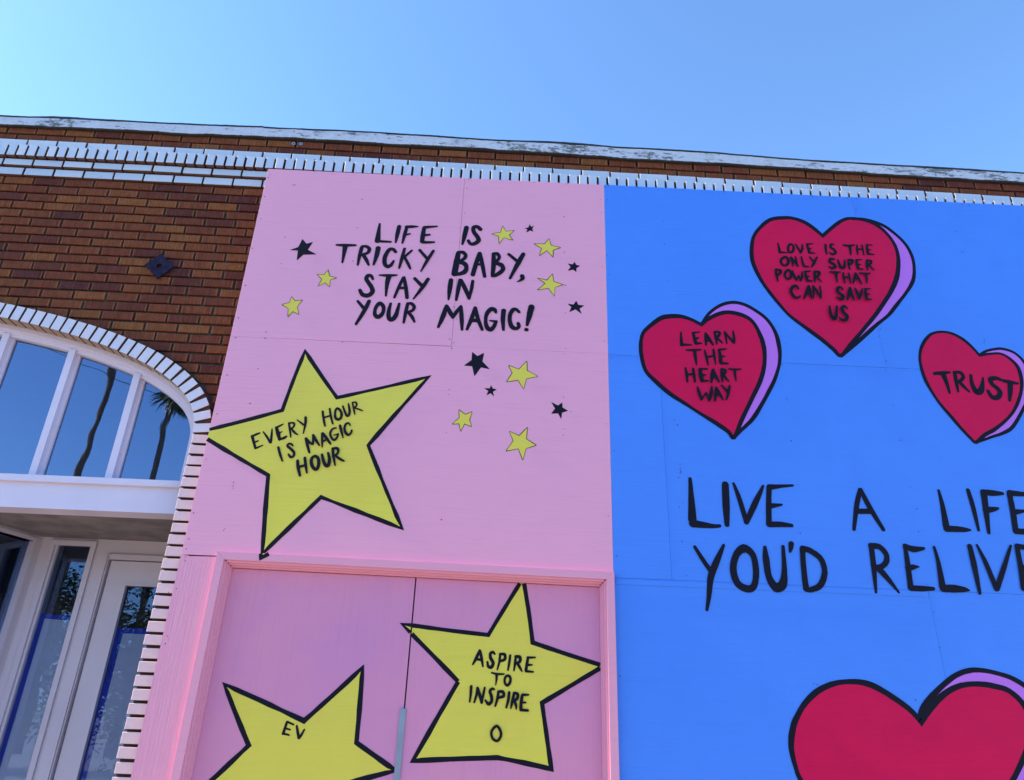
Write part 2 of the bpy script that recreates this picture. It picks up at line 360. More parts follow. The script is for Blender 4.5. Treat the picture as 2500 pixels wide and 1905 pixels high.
# white painted bands
wst = [brick_mesh("white_brick", .1740+d, .0525, .10, WBRICK, .0018) for d in (0, -.002, .0015)]
wsl = [brick_mesh("white_brick", .1735+d, .0450, .10, WBRICK, .0018) for d in (0, -.0015)]
whd = [brick_mesh("white_brick", .0488+d, .0835, .12, WBRICK, .0016) for d in (0, -.0015, .001)]
def white(x, y, z, me, rz=0):
    o = bo("white_brick", me, (x, y+random.uniform(-.0012, .0012), z+sag(x)+random.uniform(-.0008, .0008)))
    o.rotation_euler = (random.uniform(-.006, .006), rz+random.uniform(-.004, .004), random.uniform(-.006, .006)); return o
wv = MB()
def band(z, y, ph, pitch, meshes, w, h, xa, xb, vis0=-3.5, vis1=3.6):
    x = ph+math.floor((xa-ph)/pitch)*pitch
    while x < xb:
        if vis0 < x < vis1: white(x+pitch/2, y, z, random.choice(meshes))
        else: wv.box(x+pitch/2-w/2, x+pitch/2+w/2, y, .1, z-h/2+sag(x), z+h/2+sag(x))
        x += pitch
band(4.8685, .055, -2.868, .1850, wst, .176, .0525, XL, XR)                     # stretchers over the dentils
band(4.7905, .030, -2.9546, .06168, whd, .0488, .0835, XL, XR)                    # rowlock dentil row
band(4.7170, .055, -2.785, .1850, wsl, .174, .0450, XL, XR, vis1=-1.1)
band(4.6585, .074, -2.835, .1850, wst, .174, .0525, XL, XR, vis1=-1.2)
# arch ring
L = [0]
for i in range(1, 721): L.append(L[-1]+math.dist(ARC[i], ARC[i-1]))
def at_len(s):
    for i in range(1, 721):
        if L[i] >= s:
            k = (s-L[i-1])/(L[i]-L[i-1]); t = pi*(i-1+k)/720; return t
    return pi
na = round(L[-1]/.0612); pa = L[-1]/na
arb = [brick_mesh("arch_brick", .0495+d, .088, .10, ABRICK, .0016) for d in (0, -.001, .001)]
for i in range(na):
    t0 = at_len((i+.5)*pa); p = arch_pt(t0, RING/2); q = arch_pt(t0, 0); ang = atan2(p[0]-q[0], p[1]-q[1])
    yy = .045+random.uniform(-.0012, .0012)
    o = bo("arch_brick", random.choice(arb), (p[0], yy, p[1])); o.rotation_euler = (0, ang+random.uniform(-.008, .008), 0)
# mortar core of the ring, 12 mm behind the faces
cv = []; cf = []
for i in range(0, 721, 4):
    for off, y in ((.004, .060), (.004, .14), (RING-.002, .060)):
        p = arch_pt(pi*i/720, off); cv.append((p[0], y, p[1]))
for i in range(180):
    a = i*3; b = a+3; cf += [(a, b, b+1, a+1), (a, a+2, b+2, b)]
bo("arch_mortar", mesh("arch_mortar", cv, cf, plain("brown_mortar", (.10, .05, .04), .9)))
# jambs: one white header per course
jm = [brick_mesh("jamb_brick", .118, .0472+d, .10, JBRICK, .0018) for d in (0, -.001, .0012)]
z = EZ-.0005-.0295
while z > 0:
    for xx in (EX+EA+.006+.059, EX-EA-.006-.059):
        if xx < 0 and xx < -4: 
            wv.box(xx-.059, xx+.059, .04, .1, z-.0236, z+.0236); continue
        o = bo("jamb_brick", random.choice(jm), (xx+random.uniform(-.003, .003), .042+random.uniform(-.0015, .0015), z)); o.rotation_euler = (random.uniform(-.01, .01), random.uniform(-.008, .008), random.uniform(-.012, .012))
    z -= .0588
for xa in (EX+EA+.010, EX-EA-.118):
    jc = MB().box(xa, xa+.108, .068, .14, -.1, EZ)
    bo("jamb_mortar", mesh("jamb_mortar", jc.v, jc.f, bpy.data.materials["brown_mortar"]))
bo("brick", mesh("brick", stuffv, stufff, BRICK), kind="stuff", label="common bricks of the wall beyond the part seen closely")
bo("white_brick", mesh("white_brick", wv.v, wv.f, WBRICK), kind="stuff", label="white painted bricks hidden or far along the wall")

# coping: lumpy white render with a tarred upper edge, traced along its length
tops = [(70+x/3.675, 250+y/3.675) for x, y in ((20, 133), (200, 134), (440, 147), (640, 157), (860, 166), (1100, 180), (1480, 198), (1700, 207), (2100, 219))]
tops += [(600+x/3.675, 250+y/3.675) for x, y in ((0, 215), (400, 236), (860, 254), (1250, 275), (1700, 304), (2180, 336))]
tops += [(1200+x/3.675, 300+y/3.675) for x, y in ((60, 157), (400, 170), (700, 186), (1100, 216), (1500, 239), (2000, 268))]
tops += [(1830+x/3.675, 350+y/3.675) for x, y in ((0, 110), (250, 132), (500, 152), (1000, 181), (1500, 209), (2180, 249))]
bots = [(70+x/3.675, 250+y/3.675) for x, y in ((20, 214), (300, 226), (640, 241), (880, 250), (1100, 264), (1300, 280), (1700, 294), (2100, 308))]
bots += [(600+x/3.675, 250+y/3.675) for x, y in ((0, 304), (430, 324), (860, 347), (1300, 377), (1850, 402), (2150, 416))]
bots += [(1200+x/3.675, 300+y/3.675) for x, y in ((40, 246), (600, 276), (900, 298), (1200, 322), (1700, 350), (2150, 369))]
bots += [(1830+x/3.675, 350+y/3.675) for x, y in ((0, 200), (500, 231), (1000, 267), (1500, 299), (2180, 337))]
YC = .066
tp = [(XL, 5.082)]+[back(*p, YC) for p in tops]+[(XR, 4.99)]; bp_ = [(XL, 4.997)]+[back(*p, YC) for p in bots]+[(XR, 4.91)]
def interp(P, x):
    for i in range(len(P)-1):
        if P[i][0] <= x <= P[i+1][0]: return P[i][1]+(P[i+1][1]-P[i][1])*(x-P[i][0])/(P[i+1][0]-P[i][0])
    return P[-1][1]
v = []; f = []; tv = []; tf = []; xs = []; x = XL
while x < XR:
    xs.append(x); x += .012 if -3.3 < x < 3.7 else .25
xs.append(XR)
for i, x in enumerate(xs):
    nz = noise.noise(Vector((x*9, 0, 3)))*.0035+noise.noise(Vector((x*45, 5, 3)))*.0028
    nt_ = noise.noise(Vector((x*5, 9, 3)))*.003+noise.noise(Vector((x*30, 15, 3)))*.0015
    ny = noise.noise(Vector((x*6, 2, 8)))*.004
    zb, zt = interp(bp_, x)+nz, interp(tp, x)+nt_
    v += [(x, .20, zb+.004), (x, YC+.006+ny, zb), (x, YC+ny, zb+.007), (x, YC+ny, (zb+zt)/2+nz), (x, YC+ny, zt-.008), (x, YC+.008, zt), (x, .36, zt+.004), (x, .36, zb)]
    lip = max(0, noise.noise(Vector((x*1.6, 30, 1)))+.12)*.011+abs(noise.noise(Vector((x*18, 31, 1))))*.0035
    tv += [(x, YC-.003, zt-.0035-lip*.3), (x, YC-.004, zt+.0012+lip*.7), (x, .30, zt+.0055+lip*.2), (x, YC+.002, zt-.0035)]
for i in range(len(xs)-1):
    for k in range(7): a = i*8+k; f.append((a, a+8, a+9, a+1))
    for k in range(3): a = i*4+k; tf.append((a, a+4, a+5, a+1))
    tf.append((i*4+3, i*4+7, i*4+4, i*4))
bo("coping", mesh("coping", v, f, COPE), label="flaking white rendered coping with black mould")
bo("roof_edging", mesh("roof_edging", tv, tf, TARM))

# diamond wall-tie plate with a hole, two empty fixing rings
pl = [fr("T", 330+x/16.8, 600+y/16.8, .072) for x, y in ((1090, 335), (1600, 868), (905, 1345), (395, 800))]
cxp = sum(p[0] for p in pl)/4; czp = sum(p[1] for p in pl)/4
hole = [(cxp-.002+.0165*cos(a), czp+.001+.0165*sin(a)) for a in [2*pi*i/20 for i in range(20)]]
outer = []
for i in range(4):
    a, b = pl[i], pl[(i+1) % 4]
    for k in range(5): outer.append((a[0]+(b[0]-a[0])*k/5, a[1]+(b[1]-a[1])*k/5))
outer.sort(key=lambda p: atan2(p[1]-czp, p[0]-cxp)); hole.sort(key=lambda p: atan2(p[1]-czp, p[0]-cxp))
v = [(x, .068+random.uniform(-.001, .001), z) for x, z in outer]+[(x, .070, z) for x, z in hole]+[(x, .082, z) for x, z in outer]+[(x, .0845, z) for x, z in hole]
f = []
for i in range(20):
    j = (i+1) % 20; f += [(i, j, 20+j, 20+i), (i, 40+i, 40+j, j), (20+i, 20+j, 60+j, 60+i)]
bo("anchor_plate", mesh("anchor_plate", v, f, IRON), label="dark rusty diamond shaped wall tie plate")
rod = MB().tube([(cxp, .0865, czp-.003), (cxp, .10, czp-.003)], .013, 12); bo("tie_rod", mesh("tie_rod", rod.v, rod.f, plain("dark_rust", (.03, .015, .012), .8)))
for x, y in ((428, 373), (495, 375)):
    c = back(600+x/3.675, 250+y/3.675, .084); v = []; f = []
    for i in range(16):
        a = 2*pi*i/16
        for r_, y_ in ((.013, .087), (.0125, .0815), (.0055, .0815), (.005, .087)): v.append((c[0]+r_*cos(a), y_, c[1]+r_*sin(a)*.92))
    for i in range(16):
        for k in range(3): a = i*4+k; b = ((i+1) % 16)*4+k; f.append((a, b, b+1, a+1))
    bo("fixing_ring", mesh("fixing_ring", v, f, METAL))

# ------------------------------------------------------------------ arched window
win = bpy.data.objects.new("arched_window", None); C.objects.link(win); win.parent = bld; win.location = (0, -YB, 0)
win["label"] = "wide white framed arched window over the entrance"
SILL = 2.706
def outline(off, n=240):
    """the opening's line, moved inwards by off, down to the sill"""
    P = [arch_pt(pi*i/n, -off) for i in range(n+1)]
    xr, xl = EX+EA-off, EX-EA+off
    return [(xr, SILL)]+P+[(xl, SILL)]
def ring(offs_y):
    v = []; f = []; k = len(offs_y); Ls = [outline(o_) for o_, y in offs_y]; n = len(Ls[0])
    for i in range(n):
        for (o_, y), Lp in zip(offs_y, Ls): v.append((Lp[i][0], y, Lp[i][1]))
    for i in range(n-1):
        for j in range(k-1): a = i*k+j; f.append((a, a+1, a+k+1, a+k))
    return v, f
v, f = ring(((-.006, .135), (.0, .135), (.024, .135), (.026, .150), (.040, .150), (.044, .158), (.058, .158), (.060, .186), (.060, .22)))
obj("frame", mesh("frame", v, f, WHITE), win)
pts = outline(.055); xc_ = EX
mull = [-2.02-.395*i for i in range(0, 15)]
mull = [m for m in mull if m > EX-EA+.12]
for m in mull:
    top = (arch_z(m, -.045) or 3.0)
    b = MB(); b.box(m-.020, m+.018, .148, .20, SILL+.016, top); b.box(m+.018, m+.036, .176, .205, SILL+.016, top-.004); obj("mullion", mesh("mullion", b.v, b.f, WHITE), win)
edges = [EX+EA-.04]+mull+[EX-EA+.04]
for i in range(len(edges)-1):
    b_, a_ = edges[i], edges[i+1]; col = [a_+(b_-a_)*k/12 for k in range(13)]; v = []; f = []
    tz = random.uniform(-.0015, .0015); tx = random.uniform(-.0012, .0012)
    for x in col:
        zt = arch_z(x, -.05) or (EZ+.0)
        v += [(x, .190+(x-(a_+b_)/2)*tx, SILL+.01), (x, .190+(x-(a_+b_)/2)*tx+tz*.5, zt)]
    for k in range(12): f.append((2*k, 2*k+2, 2*k+3, 2*k+1))
    obj("pane", mesh("pane", v, f, GLASS), win)
r_ = MB(); r_.box(-7.8, -1.585, .118, .20, 2.688, 2.722); obj("sill", mesh("sill", r_.v, r_.f, WHITE), win)

# ------------------------------------------------------------------ entrance below: fascia, soffit, recessed shopfront
ZF = 2.5526
fa = MB(); fa.box(-7.8, -1.585, .140, .262, ZF, 2.688); bo("fascia", mesh("fascia", fa.v, fa.f, WHITE), label="broad white fascia board under the arched window")
so = MB(); so.box(-7.8, -1.4, .262, .95, ZF+.004, ZF+.03); bo("soffit", mesh("soffit", so.v, so.f, SOFF), label="grey stained porch ceiling")
YD = .82
sf = bpy.data.objects.new("shopfront", None); C.objects.link(sf); sf.parent = bld; sf.location = (0, -YB, 0); sf["label"] = "white panelled shopfront set back behind the porch"
P_ = lambda x, y, Y=YD: fr("P", x, y, Y)
Q_ = lambda x, y, Y=YD: fr("Q", x, y, Y)
gx0 = (P_(445, 675)[0]+Q_(150, 100)[0])/2; gx0 = P_(445, 675)[0]; gx1 = (P_(930, 680)[0]+Q_(190, 1640)[0])/2; gz = P_(600, 678)[1]
fx0 = P_(330, 595)[0]; fx1 = P_(950, 640)[0]; fz = P_(600, 612)[1]
dx0 = (P_(1190, 870)[0]+Q_(480, 1640)[0])/2; dz = P_(1500, 885)[1]; dg0 = (P_(1390, 1225)[0]+Q_(800, 1640)[0])/2; dgz = P_(1500, 1230)[1]
xcor = P_(240, 520)[0]; ZC = 2.56
XI = -1.30
def frame_rect(b, x0, x1, z0, z1, w, y0, y1, bottom=True):
    b.box(x0, x0+w, y0, y1, z0, z1); b.box(x1-w, x1, y0, y1, z0, z1); b.box(x0+w, x1-w, y0, y1, z1-w, z1)
    if bottom: b.box(x0+w, x1-w, y0, y1, z0, z0+w)
b = MB(); b.box(xcor-.01, gx0-.012, YD+.012, YD+.08, -.1, ZC); b.box(gx1+.012, dx0, YD+.012, YD+.08, -.1, ZC); b.box(gx0-.012, gx1+.012, YD+.012, YD+.08, gz+.012, ZC); b.box(gx0-.012, gx1+.012, YD+.012, YD+.08, -.1, .55)
b.box(dx0, XI, YD+.012, YD+.08, dz, ZC); obj("wall_panel", mesh("wall_panel", b.v, b.f, DOORW), sf)
b = MB(); frame_rect(b, fx0, gx1+.022, .52, gz+.032, .030, YD-.004, YD+.012); obj("sidelight_frame", mesh("sidelight_frame", b.v, b.f, DOORW), sf)
b = MB(); b.box(gx1+.022+.075, dx0-.001, YD-.002, YD+.0118, -.1, dz+.03); b.box(dx0, XI, YD-.002, YD+.0118, dz, dz+.03); b.box(dx0-.02, dx0-.008, YD-.012, YD-.002, -.1, dz+.02); obj("door_casing", mesh("door_casing", b.v, b.f, DOORW), sf)
b = MB(); b.box(gx0-.012, gx1+.012, YD+.032, YD+.036, .55, gz+.012); obj("pane", mesh("pane", b.v, b.f, GLASSD), sf)
door = bpy.data.objects.new("door", None); C.objects.link(door); door.parent = bld; door.location = (0, -YB, 0); door["label"] = "white glazed door with a paper covered pane"
dr = -.75
b = MB(); b.box(dx0+.008, dg0, YD+.016, YD+.06, 0, dz-.006); b.box(dg0, dr, YD+.016, YD+.06, dgz, dz-.006); b.box(dg0, dr, YD+.016, YD+.06, 0, .3); b.box(dr-.13, dr, YD+.016, YD+.06, .3, dgz); obj("door_leaf", mesh("door_leaf", b.v, b.f, DOORW), door)
b = MB(); frame_rect(b, dg0, dr-.13, .3, dgz, .010, YD+.010, YD+.04); obj("glazing_bead", mesh("glazing_bead", b.v, b.f, DOORW), door)
b = MB(); b.box(dg0+.010, dr-.14, YD+.034, YD+.038, .31, dgz-.010); obj("pane", mesh("pane", b.v, b.f, GLASSD), door)
hd = MB(); hd.tube([(dr-.06, YD+.016, 1.02), (dr-.06, YD-.05, 1.02), (dr-.16, YD-.05, 1.02)], .010); obj("handle", mesh("handle", hd.v, hd.f, METAL), door)
# splayed side of the porch at the left, with its own tall light, and the shopfront returning along the fascia
Lp0 = Vector((xcor-.01, YD+.012, 0)); dirv = Vector((-.30, -.95, 0)).normalized(); Ls = .60
nrm = Vector((-dirv.y, dirv.x, 0))   # faces the porch (+x side)
if nrm.x < 0: nrm = -nrm
def splay(s0, s1, d0, d1, z0, z1):
    q = [Lp0+dirv*s0+nrm*d0, Lp0+dirv*s1+nrm*d0, Lp0+dirv*s1+nrm*d1, Lp0+dirv*s0+nrm*d1]
    n = len(SB.v); SB.v += [(p.x, p.y, z0) for p in q]+[(p.x, p.y, z1) for p in q]
    SB.f += [tuple(n+i for i in t) for t in ((0, 3, 2, 1), (4, 5, 6, 7), (0, 1, 5, 4), (1, 2, 6, 5), (2, 3, 7, 6), (3, 0, 4, 7))]
SB = MB(); splay(0, .055, -.06, 0, 0, ZC); splay(.50, Ls, -.06, 0, 0, ZC); splay(.055, .50, -.06, 0, gz+.01, ZC); splay(.055, .50, -.06, 0, 0, .55)
splay(.045, .060, -.05, .012, .5, gz+.03); splay(.060, .51, -.05, .012, gz+.010, gz+.032)
obj("splayed_panel", mesh("splayed_panel", SB.v, SB.f, DOORW), sf)
SB = MB(); splay(.055, .50, -.035, -.031, .55, gz+.01); obj("pane", mesh("pane", SB.v, SB.f, GLASSD), sf)
e = Lp0+dirv*Ls
b = MB(); b.box(-7.8, e.x, e.y-.02, e.y+.04, 0, .5); b.box(-7.8, e.x, e.y-.02, e.y+.04, 2.42, ZC)
for i in range(5): b.box(e.x-.06-i*1.18, e.x-i*1.18, e.y-.02, e.y+.04, .5, 2.42)
obj("shop_window_frame", mesh("shop_window_frame", b.v, b.f, DOORW), sf)
b = MB(); b.box(-7.8, e.x-.03, e.y+.008, e.y+.012, .5, 2.42); obj("pane", mesh("pane", b.v, b.f, GLASSD), sf)
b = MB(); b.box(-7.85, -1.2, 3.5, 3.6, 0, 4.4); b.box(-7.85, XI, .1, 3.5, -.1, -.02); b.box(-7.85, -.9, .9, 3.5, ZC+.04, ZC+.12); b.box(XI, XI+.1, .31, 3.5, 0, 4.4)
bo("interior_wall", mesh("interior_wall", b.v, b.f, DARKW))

# masking paper and blue tape inside the glass
def paper(px, tapes, label, y=YD+.046):
    t = thing("paper_sheet", label, "paper sheet", (px[0][0], y, px[0][1]), group="masking paper taped inside the entrance glass")
    def ch(n, poly, yy, mat):
        m = MB().quadbox([(p[0]-px[0][0], p[1]-px[0][1]) for p in poly], yy-y, yy-y+.0008); obj(n, mesh(n, m.v, m.f, mat), t)
    ch("paper", px, y, PAPER)
    for k, tp_ in enumerate(tapes): ch("tape", tp_, y-.002-.0006*k, TAPE)
a0 = Q_(155, 135)[0]; a1 = Q_(520, 180)[0]; az = (Q_(155, 135)[1]+Q_(520, 180)[1])/2
paper([(a0-.01, .6), (a1+.004, .6), (a1-.002, az), (a0, az+.006)],
      [[(a0-.05, az), (a1+.012, az-.008), (a1+.012, az+.018), (a0-.05, az+.026)], [(a0-.052, .6), (a0-.002, .6), (a0+.004, az+.01), (a0-.046, az+.01)], [(a1-.006, .6), (a1+.022, .6), (a1+.012, az-.005), (a1-.004, az-.005)]],
      "grey masking paper edged with blue tape behind the narrow sidelight left of the door")
a0 = (Q_(1220, 360)[0]+Q_(910, 1640)[0])/2; az = Q_(1400, 365)[1]
paper([(a0-.004, .4), (dr-.16, .4), (dr-.16, az), (a0+.004, az)],
      [[(a0-.05, az), (dr-.15, az), (dr-.15, az+.024), (a0-.05, az+.030)], [(a0-.056, .4), (a0-.004, .4), (a0+.006, az+.01), (a0-.05, az+.01)]],
      "grey masking paper edged with blue tape behind the glass of the white door")

# ------------------------------------------------------------------ painted hoardings
TH = .016
pink = thing("pink_mural", "pink painted plywood hoarding with yellow and black stars and a double door", "mural", (-.45, TH, 0))
blue = thing("blue_mural", "blue painted plywood hoarding with red hearts and large black words", "mural", (3.0, TH, 0))
OFF = {pink: Vector(pink.location), blue: Vector(blue.location)}
def ho(name, me, par, **kw):
    o = obj(name, me, par, **kw); root = par
    if par in OFF: o.location = -OFF[par]
    return o
XE = .5955; GAP = .0012
def panel(par, x0, x1, z0, z1, mat, y0=0.0, tilt=0.0, gx=GAP, gz_=GAP, topz=None, rise=0.0):
    """one sheet of plywood with slightly rounded arrises"""
    a, b_, c, d = x0+gx/2, x1-gx/2, z0+gz_/2, z1-gz_/2; e_ = .0005; zt = topz or (d, d); cr = c+rise
    v = [(a+e_, y0+tilt, c+e_), (b_-e_, y0, cr+e_), (b_-e_, y0, zt[1]-e_), (a+e_, y0+tilt, zt[0]-e_), (a, y0+e_, c), (b_, y0+e_, cr), (b_, y0+e_, zt[1]), (a, y0+e_, zt[0]), (a, TH, c), (b_, TH, cr), (b_, TH, zt[1]), (a, TH, zt[0])]
    f = [(0, 1, 2, 3), (4, 5, 1, 0), (5, 6, 2, 1), (6, 7, 3, 2), (7, 4, 0, 3), (4, 8, 9, 5), (5, 9, 10, 6), (6, 10, 11, 7), (7, 11, 8, 4), (11, 10, 9, 8)]
    return ho("plywood_panel", mesh("plywood_panel", v, f, mat), par)
XP0 = -1.4945; ZM = 3.5235; ZTOP = 4.714
panel(pink, XP0, -.2755, ZM, ZTOP, PINK, gx=.0024, gz_=.0002, rise=.0030, topz=(4.7105, 4.716))
panel(pink, -.2755, XE, ZM, ZTOP, PINK, topz=(4.716, 4.7185), gx=.0008, gz_=.0004)
DTL, DTR = 2.339, 2.319        # outer top of the door casing, left and right
panel(pink, XP0, XE, 2.3215, ZM, PINK, gz_=.0004)
ho("plywood_panel", mesh("plywood_panel", *(lambda m: (m.v, m.f))(MB().quadbox([(XP0, 0), (-1.3205, 0), (-1.3205, 2.3165), (XP0, 2.3135)], -.0008, TH)), PINKV), pink, label="narrow coarse grained pink board left of the double door")
for x0, x1, z0, z1 in ((XE, 2.157, ZM-.006, 4.72), (2.157, 4.595, ZM-.006, 4.722), (4.595, 5.2, ZM-.006, 4.722), (XE, .880, 2.295, ZM-.006), (.880, 3.318, 2.295, ZM-.006), (3.318, 5.2, 2.295, ZM-.006), (XE, 2.137, 1.076, 2.295), (2.137, 4.575, 1.076, 2.295), (4.575, 5.2, 1.076, 2.295), (XE, 3.3, 0, 1.076), (3.3, 5.2, 0, 1.076)):
    panel(blue, x0, x1, z0, z1, BLUE, y0=random.uniform(-.0006, .0006), tilt=random.uniform(-.0002, .0003), gx=.0008, gz_=.0010)
bt = MB(); bt.quadbox([(XE+.01, 2.264), (2.133, 2.264), (2.133, 2.288), (XE+.01, 2.288)], -.0019, -.0008); ho("batten", mesh("batten", bt.v, bt.f, BLUE), blue, label="thin blue batten along the horizontal joint")
stud = MB()
for x in [XP0+.03+.6*i for i in range(3)]: stud.box(x, x+.045, TH+.0005, .0995, 2.4, 4.66)
stud.box(XP0+.02, XE, TH+.0005, .07, 2.35, 2.39)
ho("stud", mesh("stud", stud.v, stud.f, plain("raw_timber", (.35, .22, .12), .8)), pink)
stud = MB()
for i in range(8): stud.box(.64+.6*i, .685+.6*i, TH+.0005, .0985, 0, 4.66)
ho("stud", mesh("stud", stud.v, stud.f, bpy.data.materials["raw_timber"]), blue)

# double door in the pink hoarding
fr_e = bpy.data.objects.new("door_frame", None); C.objects.link(fr_e); fr_e.parent = pink; fr_e.location = -OFF[pink]; fr_e["label"] = "moulded pink casing round the double door"
YT = -.020
oL, iL, oR, iR = -1.318, -1.281, .596, .558
def pb(name, poly, y0, y1, mat, par): 
    m = MB().quadbox(poly, y0, y1); return obj(name, mesh(name, m.v, m.f, mat), par)
tz = lambda x: DTL+(DTR-DTL)*(x-oL)/(oR-oL)
cl = .0365
pb("casing", [(oL, 0), (iL, 0), (iL, tz(iL)-cl), (oL, tz(oL)-.001)], YT, TH, PINKT, fr_e)
pb("casing", [(iR, 0), (oR, 0), (oR, tz(oR)-.001), (iR, tz(iR)-cl)], YT, TH, PINKT, fr_e)
pb("casing", [(iL+.0005, tz(iL)-cl), (iR-.0005, tz(iR)-cl), (oR, tz(oR)), (oL, tz(oL))], YT+.0006, TH, PINKT, fr_e)
# stepped jamb and stops inside the casing
for k, (w0, w1, y0) in enumerate(((.0, .010, -.006), (.010, .018, .012), (.018, .026, .030))):
    j = [(iL+w0, 0), (iL+w1, 0), (iL+w1, tz(iL)-cl-w1), (iL+w0, tz(iL)-cl-w0)]; pb("jamb", j, y0, .09, PINKT, fr_e)
    j = [(iR-w1, 0), (iR-w0, 0), (iR-w0, tz(iR)-cl-w0), (iR-w1, tz(iR)-cl-w1)]; pb("jamb", j, y0, .09, PINKT, fr_e)
    j = [(iL+w1, tz(iL)-cl-w1), (iR-w1, tz(iR)-cl-w1), (iR-w1, tz(iR)-cl-w0), (iL+w1, tz(iL)-cl-w0)]; pb("head", j, y0, .09, PINKT, fr_e)
YLF = .050
ll, lr, lm = iL+.0265, iR-.0265, -.364
lt = lambda x: tz(x)-cl-.0285
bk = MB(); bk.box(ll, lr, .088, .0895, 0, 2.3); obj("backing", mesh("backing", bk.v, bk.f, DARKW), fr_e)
pb("door_leaf", [(ll, .01), (lm-.0035, .01), (lm-.0035, lt(lm)), (ll, lt(ll))], YLF, .086, PINKD, pink).location = -OFF[pink]
pb("door_leaf", [(lm+.0035, .01), (lr, .01), (lr, lt(lr)), (lm+.0035, lt(lm))], YLF, .086, PINKD, pink).location = -OFF[pink]
pz = fr("F", 108, 1378, .04)[1]
m = MB().box(lm-.0190, lm+.0085, YLF-.006, YLF-.0005, .9, pz); ho("meeting_plate", mesh("meeting_plate", m.v, m.f, METAL), pink, label="galvanised steel strip covering the join of the doors")

# ------------------------------------------------------------------ paint: fills, outlines and brush lettering
def paint_obj(name, V, Fc, mat, par, **kw): return ho(name, mesh(name, V, Fc, mat), par, **kw) if par in OFF else obj(name, mesh(name, V, Fc, mat), par, **kw)
def fill(pts2, y, V, Fc):
    n = len(V); V += [(x, y, z) for x, z in pts2]
    for t in tessellate_polygon([[Vector((x, z, 0)) for x, z in pts2]]):
        a, b, c = (pts2[i] for i in t)
        cr = (b[0]-a[0])*(c[1]-a[1])-(b[1]-a[1])*(c[0]-a[0])
        Fc.append(tuple(n+i for i in (t if cr > 0 else t[::-1])))
def catmull(P, closed, n=5):
    """P: tuples (x, z, w)"""
    if len(P) < 3 and not closed: 
        (a, b) = P; return [tuple(a[i]+(b[i]-a[i])*k/3 for i in range(3)) for k in range(4)]
    out = []; m = len(P)
    for i in range(m if closed else m-1):
        g = (lambda j: P[j % m]) if closed else (lambda j: P[max(0, min(m-1, j))])
        a, b, c, d = g(i-1), g(i), g(i+1), g(i+2)
        for k in range(n):
            t = k/n; out.append(tuple(.5*((2*b[q])+(-a[q]+c[q])*t+(2*a[q]-5*b[q]+4*c[q]-d[q])*t*t+(-a[q]+3*b[q]-3*c[q]+d[q])*t**3) for q in range(3)))
    if not closed: out.append(P[-1])
    return out
def strip(P, y, V, Fc, closed=False, caps=True, jit=.04, mlim=1.6):
    m = len(P); n0 = len(V); sides = []
    for i, (x, z, w) in enumerate(P):
        a = P[(i-1) % m] if (closed or i) else P[i]; b = P[(i+1) % m] if (closed or i < m-1) else P[i]
        d1 = Vector((x-a[0], z-a[1])); d2 = Vector((b[0]-x, b[1]-z))
        if d1.length < 1e-7: d1 = d2.copy()
        if d2.length < 1e-7: d2 = d1.copy()
        d1.normalize(); d2.normalize(); t = d1+d2
        t = d1 if t.length < 1e-3 else t.normalized()
        nr = Vector((-t.y, t.x)); k = min(mlim, 1/max(.2, abs(nr.dot(Vector((-d1.y, d1.x))))))
        w_ = w*(1+jit*noise.noise(Vector((x*70, z*70, 4)))*2)/2*k; w2 = w*(1+jit*noise.noise(Vector((x*70, z*70, 14)))*2)/2*k
        V += [(x+nr.x*w_, y, z+nr.y*w_), (x-nr.x*w2, y, z-nr.y*w2)]; sides.append((t, w/2))
    for i in range(m if closed else m-1):
        a = n0+2*i; b = n0+2*((i+1) % m); Fc.append((a, a+1, b+1, b))
    if caps and not closed:
        for i, sgn in ((0, -1), (m-1, 1)):
            t, r = sides[i]; t = t*sgn; nr = Vector((-t.y, t.x)); x, z, w = P[i]; c = len(V); V.append((x, y, z)); ks = 7
            for k in range(ks):
                an = -pi/2+pi*k/(ks-1); q = t*cos(an)*r*.9+nr*sin(an)*r; V.append((x+q.x, y, z+q.y))
            for k in range(ks-1): Fc.append((c, c+1+k, c+2+k))
YOF = .0
def lettering(name, frame, data, par, Y=0.0, y0=-.0022, mat=None, k=1.0, label=None):
    """data: strokes 'x,y,w x,y,w ...' separated by ';' ('@' first: a closed stroke)"""
    V = []; Fc = []; sc = FR[frame][2]
    for i, s in enumerate([q.strip() for q in data.split(";") if q.strip()]):
        closed = s.startswith("@"); s = s.lstrip("@")
        P = []
        for p in s.split():
            x, y, w = (float(q) for q in p.split(","))
            X, Z = fr(frame, x, y, Y); X2, Z2 = fr(frame, x+w, y, Y); X3, Z3 = fr(frame, x, y+w, Y)
            P.append((X, Z, k*(math.dist((X, Z), (X2, Z2))+math.dist((X, Z), (X3, Z3)))/2))
        P = catmull(P, closed)
        strip(P, Y+y0-.00012*i, V, Fc, closed)
    V = V; return paint_obj(name, V, Fc, mat or INK, par, label=label)
def star_pts(frame, data, Y=0.0): 
    return [fr(frame, *(float(q) for q in p.split(",")[:2]), Y) for p in data.split("|")]
